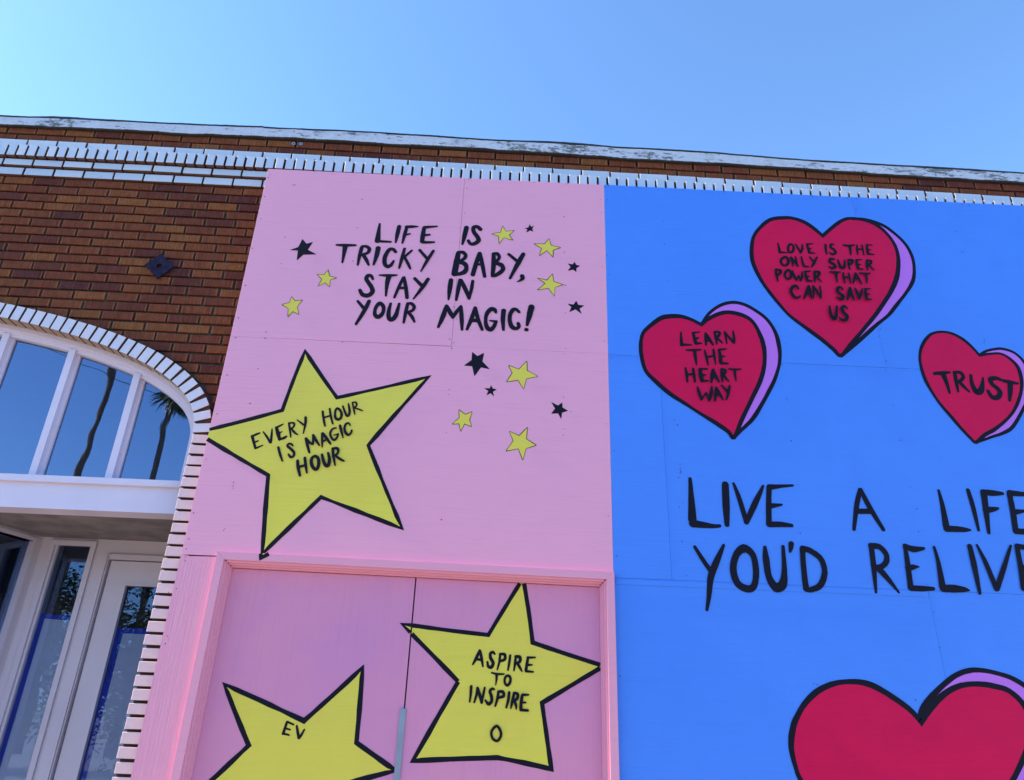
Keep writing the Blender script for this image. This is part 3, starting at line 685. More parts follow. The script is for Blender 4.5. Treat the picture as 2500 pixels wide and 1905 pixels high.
def edge_line(pts2, w, closed=True, sub=7, wob=.10, taper=None):
    out = []; m = len(pts2)
    for i in range(m if closed else m-1):
        a, b = pts2[i], pts2[(i+1) % m]; d = math.dist(a, b); s = max(1, min(sub, int(d/.03)))
        for k in range(s):
            t = k/s; x = a[0]+(b[0]-a[0])*t; z = a[1]+(b[1]-a[1])*t
            nn = noise.noise(Vector((x*13, z*13, i*3.1)))
            bow = sin(pi*t)*w*.25*noise.noise(Vector((i*5.3, a[0]*9, 2)))
            dx, dz = (b[0]-a[0])/d, (b[1]-a[1])/d
            out.append((x-dz*bow, z+dx*bow, w*(1+wob*nn*2)))
    if not closed: out.append((pts2[-1][0], pts2[-1][1], w))
    return out
def small_star(frame, data, ink, label=None, ow=.0030):
    p = star_pts(frame, data); V = []; Fc = []
    # soften the tips
    q = []
    m = len(p)
    for i in range(m):
        a, b, c = p[i-1], p[i], p[(i+1) % m]
        if i % 2 == 0:
            q += [(b[0]+(a[0]-b[0])*.07, b[1]+(a[1]-b[1])*.07), (b[0]+(c[0]-b[0])*.07, b[1]+(c[1]-b[1])*.07)]
        else: q.append(b)
    fill(q[::-1] if False else q, -.0010, V, Fc)
    o = paint_obj("painted_star", V, Fc, INK if ink else YEL, pink, label=label)
    if not ink:
        V = []; Fc = []; strip(edge_line(q, ow, wob=.35), -.0014, V, Fc, True); oo = obj("outline", mesh("outline", V, Fc, INK), o)
    return o
SY = "small yellow star, thin black outline, "; SK = "small solid black star, "
for k, d, ink, lb in (
    ("A", "725,765|742,850|842,875|750,905|745,1000|683,943|588,990|638,895|570,828|670,832", 0, SY+"left of the word STAY"),
    ("A", "232,1125|278,1185|382,1172|308,1265|332,1372|250,1330|180,1402|186,1288|97,1235|203,1208", 0, SY+"left of the word YOUR"),
    ("A", "377,350|432,415|522,392|450,498|570,560|390,565|300,645|315,508|205,502|322,460", 1, SK+"left of the word TRICKY"),
    ("B", "1087,175|1133,250|1248,235|1177,298|1225,372|1103,335|1040,420|1032,315|933,285|1060,262", 0, SY+"just right of the word IS"),
    ("B", "1452,155|1472,190|1508,172|1485,218|1502,255|1458,238|1405,267|1418,222|1378,208|1432,198", 1, SK+"tiny, top right of the lettering"),
    ("B", "1713,345|1738,437|1873,468|1768,503|1767,603|1683,508|1577,583|1610,480|1505,415|1650,420", 0, SY+"upper right of the comma"),
    ("B", "2055,660|2078,702|2132,712|2080,745|2078,798|2035,765|1960,782|2002,728|1962,682|2028,695", 1, SK+"near the right edge beside BABY"),
    ("B", "1760,818|1772,925|1908,968|1790,1003|1785,1128|1700,1015|1552,1043|1658,950|1553,878|1685,907", 0, SY+"right of the comma"),
    ("B", "2077,1183|2105,1238|2187,1248|2122,1290|2150,1362|2067,1300|1982,1338|2012,1270|1957,1222|2040,1235", 1, SK+"right of the exclamation mark"),
    ("D", "370,200|435,253|520,212|498,320|590,417|480,395|398,507|370,380|266,372|362,303", 1, "larger solid black star under MAGIC"),
    ("D", "606,615|625,655|677,668|628,697|642,757|600,715|547,743|570,687|518,652|588,655", 1, SK+"tiny, between the yellow stars"),
    ("D", "1350,822|1437,868|1490,828|1493,893|1563,933|1487,957|1477,1038|1437,965|1350,970|1400,905", 1, SK+"low, nearest the blue board"),
    ("D", "1050,312|1055,433|1192,508|1045,535|1010,668|940,552|795,578|868,463|820,365|950,418", 0, SY+"upper of the three below the words"),
    ("D", "205,918|285,978|373,943|338,1047|368,1133|275,1097|228,1193|205,1095|118,1100|210,1018", 0, SY+"left one of the three below the words"),
    ("D", "1060,1133|1045,1283|1170,1362|1040,1403|1000,1552|943,1405|787,1437|880,1307|830,1185|955,1242", 0, SY+"lowest of the three below the words")):
    small_star(k, d, ink, lb)

# big star "every hour is magic hour"
p = star_pts("C", "92,687|628,547|795,114|1028,455|1698,303|1257,803|1505,1412|912,1182|482,1596|525,1022|76,757")
p[0] = (XP0+.001, p[0][1]); p[-1] = (XP0+.001, p[-1][1])
V = []; Fc = []; fill(p, -.0010, V, Fc)
st = paint_obj("painted_star", V, Fc, YEL, pink, label="huge yellow star reading EVERY HOUR IS MAGIC HOUR")
V = []; Fc = []; strip(edge_line(p, .0208, False, wob=.22), -.0014, V, Fc, False, caps=False); obj("outline", mesh("outline", V, Fc, INK), st)
V = []; Fc = []; q = [fr("C", x, y, YT) for x, y in ((482, 1594), (524, 1594), (473, 1634))]; fill(q, YT-.0008, V, Fc)
tipf = obj("painted_tip", mesh("painted_tip", V, Fc, YEL), st)
V = []; Fc = []; q = [fr("C", x, y, YT) for x, y in ((470, 1595), (472, 1627), (529, 1597))]; strip(edge_line(q, .021, False), YT-.0012, V, Fc, False, caps=False); obj("outline", mesh("outline", V, Fc, INK), st)
lettering("lettering", "N", """115,700,50 140,790,50 175,920,44; 110,708,40 190,670,44 255,645,30; 170,808,34 225,785,26; 175,922,38 250,890,32 305,865,22;
315,625,24 385,720,40 440,820,38; 475,570,22 465,690,42 450,815,44; 550,545,50 580,650,70 610,765,50; 545,550,36 620,515,34 675,487,20; 595,655,36 655,620,18; 610,760,36 690,735,50 735,705,30;
775,470,34 795,590,40 810,720,24; 775,470,34 850,465,36 875,495,38 850,545,34 800,570,30; 825,575,34 880,640,40 935,675,22; 925,412,20 1040,500,40; 1075,365,44 1075,470,46 1035,655,22;
1382,260,40 1400,400,42 1425,520,34; 1508,210,32 1530,350,40 1565,485,30; 1410,370,34 1520,335,34; @1650,208,44 1695,240,44 1722,310,48 1705,380,48 1655,405,50 1610,370,48 1605,290,40 1620,228,40;
1745,165,30 1785,280,40 1820,340,44 1855,320,46 1865,240,44 1845,125,30; 1915,100,26 1940,220,34 1960,315,20; 1915,102,28 1970,95,30 1992,130,34 1980,170,30 1935,195,26; 1960,200,26 2040,225,30 2100,250,20;
588,905,44 620,1030,44 660,1150,32; 850,880,30 820,845,36 770,845,40 755,885,44 820,940,50 870,1000,48 860,1060,44 810,1080,48 770,1030,34;
1078,745,40 1110,870,52 1145,1000,38; 1085,745,44 1140,810,48 1200,850,40; 1210,680,34 1215,770,46 1205,850,40; 1215,685,40 1270,790,50 1325,870,30;
1375,655,44 1375,780,44 1375,900,24; 1385,655,44 1450,740,54 1525,845,36; 1385,810,30 1445,765,40; 1625,560,28 1565,575,36 1520,650,42 1540,730,40 1590,775,44 1640,730,40 1660,665,34; 1665,665,26 1580,690,18;
1695,515,46 1720,620,46 1750,735,24; 1880,515,26 1850,475,34 1800,490,42 1775,570,44 1800,650,50 1850,685,44 1895,640,38 1905,600,34;
935,1145,50 945,1270,60 978,1415,44; 1065,1095,50 1080,1230,52 1102,1365,34; 960,1260,50 1080,1225,44; @1245,1065,54 1300,1100,56 1315,1180,60 1298,1270,60 1260,1302,62 1208,1260,60 1180,1170,60 1195,1100,54;
1372,1035,44 1400,1150,56 1440,1230,66 1490,1220,66 1505,1110,60 1480,1005,40; 1565,945,50 1580,1080,50 1608,1230,30; 1560,932,46 1640,925,50 1665,970,46 1640,1030,44 1580,1060,36; 1620,1060,40 1700,1120,46 1770,1155,30""", st)
# verse at the top
W = lambda n_, fk, d, par, lb, **kw: lettering("painted_word", fk, d, par, label="black hand lettered word "+lb, **kw)
W("", "A", "1418,150,26 1402,260,48 1388,380,72; 1372,382,36 1480,388,34 1568,393,26; 1680,185,50 1655,290,52 1632,400,24; 1780,200,40 1755,290,46 1722,410,24; 1775,192,44 1850,188,40 1930,187,20; 1770,297,30 1828,285,22; 2015,205,48 1998,300,55 1988,390,55; 2020,198,44 2100,192,34 2190,185,22; 2020,303,36 2090,298,28; 1990,398,40 2080,400,36 2150,397,26", pink, "LIFE")
W("", "B", "600,200,60 575,310,56 545,425,28; 790,225,52 745,190,50 695,200,50 700,260,52 750,330,56 760,380,56 700,420,52 650,415,44 625,375,40", pink, "IS")
W("", "A", "835,434,26 960,438,44 1095,438,28; 955,445,68 935,560,44 915,670,26; 1175,470,48 1145,590,45 1122,705,26; 1180,455,38 1240,455,40 1278,490,48 1255,540,40 1180,570,40; 1195,570,46 1240,640,46 1268,705,28; 1397,475,62 1375,580,56 1335,700,28; 1632,530,40 1600,495,46 1545,500,50 1490,590,54 1483,680,54 1520,725,52 1570,705,46 1605,650,30; 1752,485,35 1718,610,44 1680,745,30; 1850,510,28 1750,595,36; 1745,590,36 1800,690,40 1828,755,28; 1955,505,38 2060,625,40; 2140,515,38 2060,640,44 1972,790,20", pink, "TRICKY")
W("", "B", "490,540,56 465,680,76 437,825,76; 490,533,44 555,535,50 590,580,46 555,630,46 490,660,38; 500,672,40 570,685,60 600,740,56 570,800,64 480,830,46 430,838,24; 775,545,46 740,650,56 685,835,58; 780,545,46 810,680,52 845,860,44; 740,697,34 810,695,34; 965,555,48 965,700,60 950,845,46; 965,550,36 1015,555,48 1042,600,42 1010,650,44 970,670,40; 980,680,44 1060,700,60 1095,750,54 1060,800,56 990,845,50 940,860,24; 1168,560,38 1285,655,42; 1365,558,52 1290,690,60 1185,885,34; 1348,852,56 1355,885,52 1320,915,30 1278,931,10", pink, "BABY with a comma")
W("", "A", "1327,895,32 1300,850,44 1255,850,52 1240,900,52 1300,990,56 1320,1060,58 1270,1110,62 1190,1105,56 1150,1040,44; 1412,840,20 1530,845,44 1650,840,22; 1540,855,72 1515,970,50 1500,1120,26; 1738,872,40 1680,990,42 1615,1140,34; 1745,872,40 1770,1010,48 1785,1145,46; 1690,1015,38 1770,1012,38; 1888,885,42 1985,985,48; 2068,895,48 1990,1010,50 1872,1160,24", pink, "STAY")
W("", "B", "392,905,56 375,1030,60 358,1170,24; 515,905,48 490,1030,52 462,1175,34; 525,910,50 590,1040,56 635,1155,40; 685,920,42 665,1040,44 635,1160,34", pink, "IN")
W("", "A", "1122,1190,36 1215,1300,46; 1275,1190,50 1210,1320,56 1098,1500,36; @1422,1222,56 1465,1260,50 1465,1330,48 1430,1385,58 1385,1402,60 1352,1365,50 1357,1300,46 1385,1245,50; 1566,1222,34 1540,1320,50 1540,1410,58 1580,1440,60 1635,1380,60 1680,1225,34; 1790,1240,44 1765,1350,46 1740,1480,32; 1790,1224,40 1845,1225,44 1880,1265,46 1860,1315,42 1780,1345,40; 1800,1340,40 1850,1400,46 1885,1470,30", pink, "YOUR")
W("", "B", "330,1250,40 290,1380,66 220,1540,34; 335,1257,46 385,1350,60 415,1405,44; 525,1257,34 470,1330,50 415,1410,44; 525,1267,44 535,1420,56 540,1575,34; 715,1277,40 670,1420,54 607,1570,38; 720,1277,40 755,1430,54 812,1575,40; 680,1450,52 750,1450,52; 995,1345,34 980,1310,56 930,1300,60 875,1360,54 858,1450,46 875,1540,58 925,1575,58 970,1530,52 995,1470,46; 1005,1465,36 960,1460,30 915,1452,20; 1100,1318,62 1090,1450,56 1098,1578,36; 1310,1340,36 1270,1305,46 1225,1310,54 1185,1380,52 1185,1470,54 1215,1540,60 1270,1560,48 1305,1530,48 1295,1490,44; 1475,1268,78 1445,1390,70 1415,1515,36; 1400,1573,50 1412,1577,50", pink, "MAGIC with an exclamation mark")
# star on the doors
p = star_pts("F", "1218,168|1258,168|1340,745|2000,960|2000,990|1430,1325|1520,1960|1000,1850|190,1880|625,1120|87,568|915,672", YLF)
p[0] = (p[0][0], lt(p[0][0])-.001); p[1] = (p[1][0], lt(p[1][0])-.001)
for i in (3, 4): p[i] = (lr-.001, p[i][1])
def split_fill(P, x, y, V, Fc, right=True):
    """keep the part of polygon P to the right (left) of x"""
    out = []; s = 1 if right else -1
    for i in range(len(P)):
        a, b = P[i-1], P[i]; ia = (a[0]-x)*s >= 0; ib = (b[0]-x)*s >= 0
        if ia != ib: t = (x-a[0])/(b[0]-a[0]); out.append((x, a[1]+(b[1]-a[1])*t))
        if ib: out.append(b)
    fill(out, y, V, Fc); return out
V = []; Fc = []; split_fill(p, lm+.0036, YLF-.0010, V, Fc, True); split_fill(p, lm-.0036, YLF-.0010, V, Fc, False)
st = paint_obj("painted_star", V, Fc, YEL, pink, label="yellow star across the double door reading ASPIRE TO INSPIRE")
def cut_line(pts, x, half, right): return [q for q in pts if ((q[0] > x+half) if right else (q[0] < x-half))]
el = edge_line(p[1:4], .0198, False, sub=9); V = []; Fc = []; strip(el, YLF-.0014, V, Fc, caps=False)
el = edge_line(p[4:10], .0205, False, sub=9); strip(el, YLF-.0014, V, Fc, caps=False)
def xat(a, b, x): t = (x-a[0])/(b[0]-a[0]); return (x, a[1]+(b[1]-a[1])*t)
c1 = xat(p[9], p[10], lm+.0036); c2 = xat(p[10], p[11], lm+.0036); d1_ = xat(p[9], p[10], lm-.0036); d2_ = xat(p[10], p[11], lm-.0036)
strip(edge_line([p[9], c1], .0205, False, sub=12), YLF-.0015, V, Fc, caps=False); strip(edge_line([c2, p[11], p[0]], .0195, False, sub=10), YLF-.0014, V, Fc, caps=False)
strip(edge_line([d1_, p[10], d2_], .0175, False), YLF-.0014, V, Fc, caps=False)
obj("outline", mesh("outline", V, Fc, INK), st)
lettering("lettering", "F", """832,820,24 800,890,32 765,955,18; 835,824,26 850,900,30 862,975,18; 800,905,26 855,912,26; 975,855,22 960,838,28 935,850,30 935,890,32 960,940,34 945,980,34 915,975,30 905,930,20;
1028,856,24 1020,930,24 1000,1005,16; 1025,856,24 1070,860,30 1072,905,30 1025,925,24; 1125,868,24 1115,940,26 1103,1010,18; 1178,880,24 1170,950,26 1160,1015,16; 1175,879,26 1215,885,34 1218,925,30 1175,948,24; 1195,945,28 1220,990,26 1238,1022,14;
1295,892,26 1285,950,30 1275,1015,30; 1292,890,26 1365,888,16; 1290,960,26 1335,960,16; 1275,1020,26 1345,1027,18; 945,1035,16 1000,1048,22 1065,1048,16; 995,1052,28 992,1100,22 985,1155,10; @1100,1062,24 1125,1082,26 1122,1130,28 1095,1156,26 1072,1130,24 1075,1085,24;
750,1166,28 745,1240,26 735,1315,18; 810,1180,26 800,1250,26 778,1320,20; 812,1184,28 835,1260,32 850,1325,24; 880,1178,20 865,1250,26 850,1325,22; 970,1195,22 950,1190,26 930,1215,30 945,1265,32 945,1310,32 915,1335,32 885,1300,20;
1012,1216,26 1000,1290,28 980,1355,20; 1010,1217,26 1055,1220,30 1060,1260,30 1010,1275,26; 1115,1224,28 1105,1300,28 1087,1370,20; 1162,1232,26 1145,1310,30 1130,1378,16; 1160,1230,26 1195,1240,30 1190,1285,30 1150,1305,26; 1165,1305,28 1180,1350,28 1182,1385,14;
1240,1252,28 1230,1320,34 1226,1388,34; 1242,1248,28 1300,1247,18; 1235,1320,26 1275,1322,16; 1225,1392,30 1295,1398,24; @990,1548,26 1025,1580,28 1035,1640,28 1000,1690,26 955,1665,26 945,1600,26""", st, Y=YLF)
# star at the bottom of the left leaf
p = star_pts("E", "545,1218|1258,1545|1782,1068|1728,1740|2075,1990|1500,2150|1200,2560|900,2150|350,2150|762,1765", YLF)
V = []; Fc = []; fill(p, YLF-.0010, V, Fc); st = paint_obj("painted_star", V, Fc, YEL, pink, label="yellow star low on the left door leaf, its upper points showing")
V = []; Fc = []; strip(edge_line(p, .0210, True, wob=.15), YLF-.0014, V, Fc, True); obj("outline", mesh("outline", V, Fc, INK), st)
lettering("lettering", "E", "1105,1556,22 1088,1610,26 1070,1660,26; 1108,1553,20 1165,1578,16; 1092,1612,18 1135,1624,14; 1072,1658,22 1125,1672,16; 1193,1590,20 1203,1650,26 1212,1700,24; 1262,1622,16 1235,1670,24 1212,1700,24", st, Y=YLF)

# hearts
def heart(frame, red, vio, label, w=.0280, wv_=.0210):
    R_ = [fr(frame, *(float(q) for q in s.split(","))) for s in red.split()]
    O_ = [fr(frame, *(float(q) for q in s.split(","))) for s in vio.split()]
    cR = catmull([(a, b, w) for a, b in R_], False, 4)
    cO = catmull([(a, b, wv_) for a, b in O_], False, 4)
    cR = cR[:-1]                       # closes at the notch
    V = []; Fc = []; fill([(a, b) for a, b, _ in cR], -.0014, V, Fc); h = paint_obj("painted_heart", V, Fc, RED, blue, label=label)
    V = []; Fc = []; fill([(a, b) for a, b, _ in cO], -.0010, V, Fc); obj("heart_side", mesh("heart_side", V, Fc, VIO), h)
    V = []; Fc = []
    wob = lambda P, s, base: [(a, b, base*(1+.32*noise.noise(Vector((a*7, b*7, s))))) for a, b, _ in P]
    strip(wob(cO, 3, wv_), -.0016, V, Fc, False, caps=False, mlim=1.3); strip(wob(cR, 9, w*.86), -.0019, V, Fc, True, caps=False, mlim=2.0); obj("outline", mesh("outline", V, Fc, INK), h)
    return h
# the mesh of each heart starts and ends at its notch
h = heart("G", "808,392 700,338 600,308 500,305 400,322 300,390 215,470 188,570 192,700 235,860 330,965 480,1095 640,1200 800,1305 950,1395 1080,1485 1142,1548 1215,1380 1310,1180 1410,970 1452,800 1450,640 1410,500 1335,365 1240,300 1110,267 1000,277 880,332 808,392",
          "808,392 885,278 1000,195 1130,163 1260,190 1400,272 1490,350 1565,470 1605,620 1608,780 1560,950 1490,1090 1420,1220 1330,1360 1220,1470 1142,1548", "red heart with violet side reading LEARN THE HEART WAY")
lettering("lettering", "G", """598,470,18 600,540,30 605,600,38; 602,598,32 655,598,26 708,600,14; 722,475,28 735,530,34 750,585,36; 718,476,24 790,468,14; 740,540,32 780,525,14; 750,585,34 810,583,16; 850,480,24 850,540,28 855,600,22; 850,480,24 890,545,36 925,598,24; 850,560,26 890,555,26;
942,470,24 955,530,28 965,592,16; 938,468,22 990,470,26 985,505,28 950,530,24; 965,530,26 1000,560,26 1022,583,14; 1045,468,22 1058,530,22 1068,590,12; 1045,470,24 1095,530,26 1140,578,28; 1130,458,16 1140,520,26 1140,575,28;
650,653,16 730,655,26 800,650,18; 735,658,34 745,730,32 757,805,14; 840,658,20 860,735,28 875,805,18; 930,650,24 940,720,26 952,800,12; 855,728,22 940,712,22; 987,652,26 1000,720,34 1005,785,34; 987,650,26 1060,643,14; 1000,722,26 1045,718,14; 1005,788,30 1078,792,18;
642,838,20 655,900,30 662,980,20; 722,844,24 730,910,30 740,980,24; 655,908,24 730,900,24; 790,856,34 800,910,44 812,970,40; 787,850,26 865,848,18; 800,912,34 850,910,16; 812,970,30 875,970,18; 925,855,24 915,920,36 908,985,24; 928,855,24 950,920,34 985,980,22; 915,935,26 960,925,26;
1012,852,24 1015,910,30 1022,980,18; 1010,850,24 1050,862,26 1042,895,28 1010,920,26; 1035,915,26 1060,950,26 1085,975,16; 1085,848,16 1150,855,22 1210,850,14; 1145,857,26 1152,920,22 1160,972,12;
765,1035,20 785,1100,34 805,1165,24; 805,1165,22 855,1092,16; 855,1095,18 885,1175,24; 912,1028,16 905,1100,36 885,1172,26; 955,1040,22 950,1110,30 945,1175,22; 958,1040,22 995,1110,30 1025,1165,16; 945,1115,26 990,1110,26; 1012,1018,20 1075,1085,32; 1095,1022,22 1080,1095,30 1060,1165,16""", h, y0=-.0024)
h = heart("H", "875,322 780,242 680,178 560,140 460,137 340,155 240,230 165,335 146,480 162,600 230,750 310,872 430,1022 540,1142 700,1262 860,1380 980,1480 1062,1550 1150,1450 1260,1320 1400,1150 1500,1010 1590,860 1640,720 1650,560 1620,430 1550,320 1450,227 1340,172 1220,146 1130,145 1060,172 980,230 875,322",
          "1170,146 1320,155 1480,207 1600,287 1720,402 1790,530 1813,660 1800,780 1740,890 1640,1020 1550,1132 1440,1222 1340,1312 1200,1440 1062,1550", "red heart with violet side reading LOVE IS THE ONLY SUPER POWER THAT CAN SAVE US")
lettering("lettering", "H", """415,398,16 425,440,24 435,490,30; 434,490,26 510,495,14; @542,407,24 570,422,24 576,455,26 560,488,24 528,486,26 520,440,24; 595,408,16 625,455,24 648,498,18; 665,408,14 665,455,24 648,495,20; 714,410,24 725,450,26 738,492,30; 712,408,22 772,403,12; 725,455,22 755,452,12; 738,495,28 792,500,14;
903,412,22 905,460,24 915,510,16; 985,412,18 960,410,22 955,440,26 990,465,28 1005,495,26 975,512,26 945,495,18; 1085,418,20 1150,425,26 1200,415,14; 1150,428,32 1157,470,24 1160,515,16; 1225,418,16 1225,465,20 1235,512,16; 1275,418,16 1285,465,18 1295,520,14; 1225,460,20 1285,460,20;
1325,416,20 1330,460,26 1338,508,28; 1324,416,20 1380,418,12; 1330,465,20 1365,468,12; 1338,508,26 1398,514,14; @488,540,26 515,560,28 520,600,28 492,628,24 452,610,26 447,570,24; 545,543,20 560,590,22 570,632,14; 550,547,22 585,590,24 618,632,20; 595,538,16 605,590,20 615,635,18;
655,538,16 665,590,22 680,635,26; 680,635,24 728,640,14; 740,542,16 780,590,26; 815,542,16 785,600,26 758,645,14; 990,565,20 955,560,26 945,590,28 985,615,30 1000,645,28 965,655,26 938,640,16; 1030,573,18 1045,620,26 1065,650,34 1095,640,28 1098,575,14; 1133,571,20 1140,620,24 1148,668,16; 1132,571,20 1175,575,26 1165,610,26 1140,615,20;
1217,576,24 1225,620,28 1235,658,30; 1217,574,22 1270,568,12; 1225,620,24 1260,617,12; 1235,662,26 1290,668,12; 1326,577,20 1325,630,24 1330,675,14; 1324,575,20 1368,585,24 1350,620,24 1325,630,20; 1345,625,22 1395,675,16;
390,673,20 400,730,26 412,790,14; 390,671,22 440,680,26 430,715,26 402,730,20; @518,674,24 545,700,26 545,745,26 517,768,24 487,745,24 490,700,22; 560,683,14 580,740,26 603,780,18; 603,778,18 625,735,14; 625,735,14 645,785,20; 660,693,12 660,745,24 645,785,20; 692,694,22 700,740,28 713,782,30; 692,692,20 745,688,14; 700,745,24 735,740,12; 714,785,28 765,790,14;
786,695,22 790,750,26 790,800,14; 785,693,22 835,700,26 825,735,26 790,750,20; 805,745,24 858,797,14; 945,697,18 1010,702,26 1050,697,12; 1007,704,34 1010,750,24 1020,802,14; 1082,704,16 1085,755,22 1098,808,16; 1135,709,16 1145,755,20 1155,812,14; 1085,752,20 1145,752,20; 1205,710,18 1195,765,24 1182,812,16; 1207,710,18 1240,770,26 1268,822,14; 1192,768,20 1240,768,20;
1245,710,18 1310,716,24 1358,710,12; 1312,718,28 1318,765,22 1322,812,14; 620,870,22 595,840,28 560,855,32 545,900,30 575,950,34 610,965,24 640,945,18; 725,842,20 705,905,28 680,970,18; 728,842,20 740,905,28 755,970,16; 705,922,24 745,922,24; 770,844,20 775,905,22 775,970,14; 772,846,24 815,905,26 848,965,18; 840,843,16 848,905,20 852,968,14;
1075,880,18 1050,855,26 1020,870,30 1030,910,32 1075,945,36 1060,980,30 1015,960,20; 1145,860,20 1135,920,28 1122,985,18; 1150,860,20 1165,925,30 1190,985,20; 1135,935,24 1170,935,24; 1200,868,18 1225,920,30 1240,975,22; 1275,868,12 1260,925,28 1242,975,22; 1302,876,24 1310,925,30 1316,975,30; 1302,875,24 1358,872,12; 1312,930,26 1350,928,12; 1318,978,28 1370,982,12;
938,1050,20 950,1130,32 980,1180,36 1005,1150,34 1012,1050,20; 1120,1075,18 1090,1050,26 1065,1075,32 1080,1115,34 1115,1150,34 1105,1190,34 1060,1190,28 1040,1165,14""", h, y0=-.0024)
h = heart("I", "1503,582 1400,472 1300,392 1180,335 1060,322 960,352 885,440 848,540 846,660 890,820 960,960 1060,1110 1180,1250 1300,1390 1400,1495 1465,1545 1560,1465 1660,1408 1780,1315 1880,1200 1950,1040 1970,880 1930,720 1840,620 1740,565 1640,563 1503,582",
          "1503,582 1570,538 1660,515 1760,510 1900,560 2010,680 2060,850 2050,1020 1980,1190 1870,1375 1760,1445 1660,1478 1560,1515 1465,1545", "red heart reading TRUST, cut by the right edge", w=.0215, wv_=.017)
lettering("lettering", "I", "1002,785,36 1090,778,44 1172,770,24; 1100,792,60 1135,880,44 1172,1000,26; 1228,780,40 1245,880,40 1265,985,24; 1218,770,30 1290,775,40 1322,820,38 1290,865,36 1245,870,34; 1270,870,36 1330,930,40 1390,988,20; 1405,802,30 1420,900,44 1465,985,60 1515,975,64 1535,900,40 1540,830,20; 1730,850,36 1680,835,46 1625,850,52 1640,900,46 1700,950,50 1730,1000,50 1700,1050,54 1640,1045,50 1595,975,34; 1760,862,36 1840,880,44 1930,895,24; 1842,892,56 1842,980,50 1835,1085,28", h, y0=-.0024)
h = heart("L", "1450,765 1380,680 1290,600 1150,502 1000,412 880,367 760,352 620,360 500,395 380,462 265,580 185,720 150,820 130,1000 170,1200 260,1400 600,1800 1300,2450 2200,1600 2500,1100 2560,800 2500,600 2350,450 2200,400 2060,377 1920,380 1800,410 1680,482 1560,600 1450,765",
          "1450,765 1450,660 1530,532 1680,382 1800,290 1920,243 2040,235 2200,262 2400,330 2600,480 2720,700 2700,1000 2500,1400 2000,2000 1300,2450", "large dark red heart at the bottom edge, only its top showing", w=.0285, wv_=.0235)
W("", "J", "192,168,34 205,380,62 216,600,90; 215,640,80 330,655,66 440,668,44 505,665,34; 562,228,70 570,440,76 580,655,50; 648,218,26 710,380,50 785,630,50; 960,245,26 880,420,62 785,625,52; 1022,255,54 1018,440,56 1020,650,60; 1025,258,62 1150,248,36 1272,240,22; 1035,455,60 1155,442,22; 1022,650,60 1150,650,56 1262,662,36", blue, "LIVE")
W("", "J", "240,885,34 325,1020,46 405,1135,50; 545,868,30 470,1040,66 410,1200,70 390,1400,50 368,1550,30; @760,902,84 850,970,66 884,1130,66 868,1285,66 800,1328,76 690,1270,76 645,1120,72 678,970,70; 978,888,34 990,1020,70 1020,1200,70 1090,1310,96 1165,1280,90 1182,1130,56 1168,882,36; 1255,852,56 1250,895,48 1242,938,26; 1372,905,56 1382,1080,58 1410,1330,64; 1370,900,56 1460,930,62 1570,1020,60 1605,1160,60 1560,1290,64 1470,1335,56 1412,1335,50", blue, "YOU'D", y0=-.0032)
W("", "K", "300,285,44 265,440,52 235,703,36; 305,285,44 400,470,56 545,706,40; 265,512,54 425,512,54", blue, "A")
W("", "K", "1125,290,24 1165,450,48 1205,670,70; 1205,695,66 1300,698,64 1395,705,50 1460,708,18; 1433,288,40 1490,480,48 1545,710,30; 1598,315,66 1622,500,60 1652,740,34; 1590,312,62 1700,320,60 1800,325,30; 1620,500,70 1700,490,50 1750,480,24; 1868,325,56 1905,520,60 1935,725,60; 1868,318,60 1990,330,50 2110,335,24; 1905,520,60 1970,515,46 2040,505,20; 1938,722,60 2060,728,56 2170,730,36", blue, "LIFE, cut by the right edge")
W("", "K", "414,872,54 440,1080,56 465,1365,28; 412,878,66 500,885,58 570,960,56 575,1040,56 520,1095,56 450,1100,56; 490,1110,70 590,1220,56 705,1365,24; 768,872,40 795,1040,54 830,1320,60; 765,870,40 850,910,66 970,902,28; 800,1110,66 860,1098,50 915,1095,14; 832,1320,60 950,1325,56 1070,1325,36; 1075,888,28 1120,1050,44 1165,1310,74; 1165,1325,70 1280,1325,80 1400,1335,50 1448,1345,14; 1450,880,54 1500,1100,60 1555,1375,34; 1525,868,24 1620,1060,50 1730,1330,56; 1880,875,26 1810,1100,50 1735,1325,56; 1945,885,50 1985,1100,58 2015,1325,60; 1945,880,56 2060,895,50 2180,900,26; 1985,1110,60 2060,1100,46 2120,1095,20; 2018,1325,60 2140,1332,56 2260,1335,36", blue, "RELIVE, cut by the right edge", y0=-.0032)

# screws: dark countersunk heads, from what the photograph shows plus the regular rows at the joints
def screws(par, pts, mat):
    V = []; Fc = []
    for (x, z, r) in pts:
        c = len(V); V.append((x, -.0004, z)); V += [(x+r*cos(2*pi*k/7), -.0026, z+r*sin(2*pi*k/7)) for k in range(7)]
        Fc += [(c, c+1+k, c+1+(k+1) % 7) for k in range(7)]
    ho("screw_heads", mesh("screw_heads", V, Fc, mat), par, kind="stuff", label="small screw heads along the sheets")
sp = []; sb = []
def add(lst, fr_, pts, r=.0032):
    for x, y in pts: X, Z = fr(fr_, x, y); lst.append((X, Z, r*random.uniform(.7, 1.15)))
FR["Z2"] = (600, 250, 3.675); FR["Z3"] = (1200, 300, 3.675); FR["Z4"] = (1830, 350, 3.675)
add(sp, "Z2", ((203, 680), (218, 652), (614, 623), (1045, 873), (1000, 1127), (1653, 683), (1965, 998), (1921, 1130), (2000, 693), (1983, 772), (352, 1213), (320, 1450), (962, 1427), (137, 1045), (170, 849), (425, 745), (440, 743), (62, 1314)))
add(sp, "Z3", ((678, 552), (382, 538), (650, 845), (655, 1163), (662, 1459), (90, 523)))
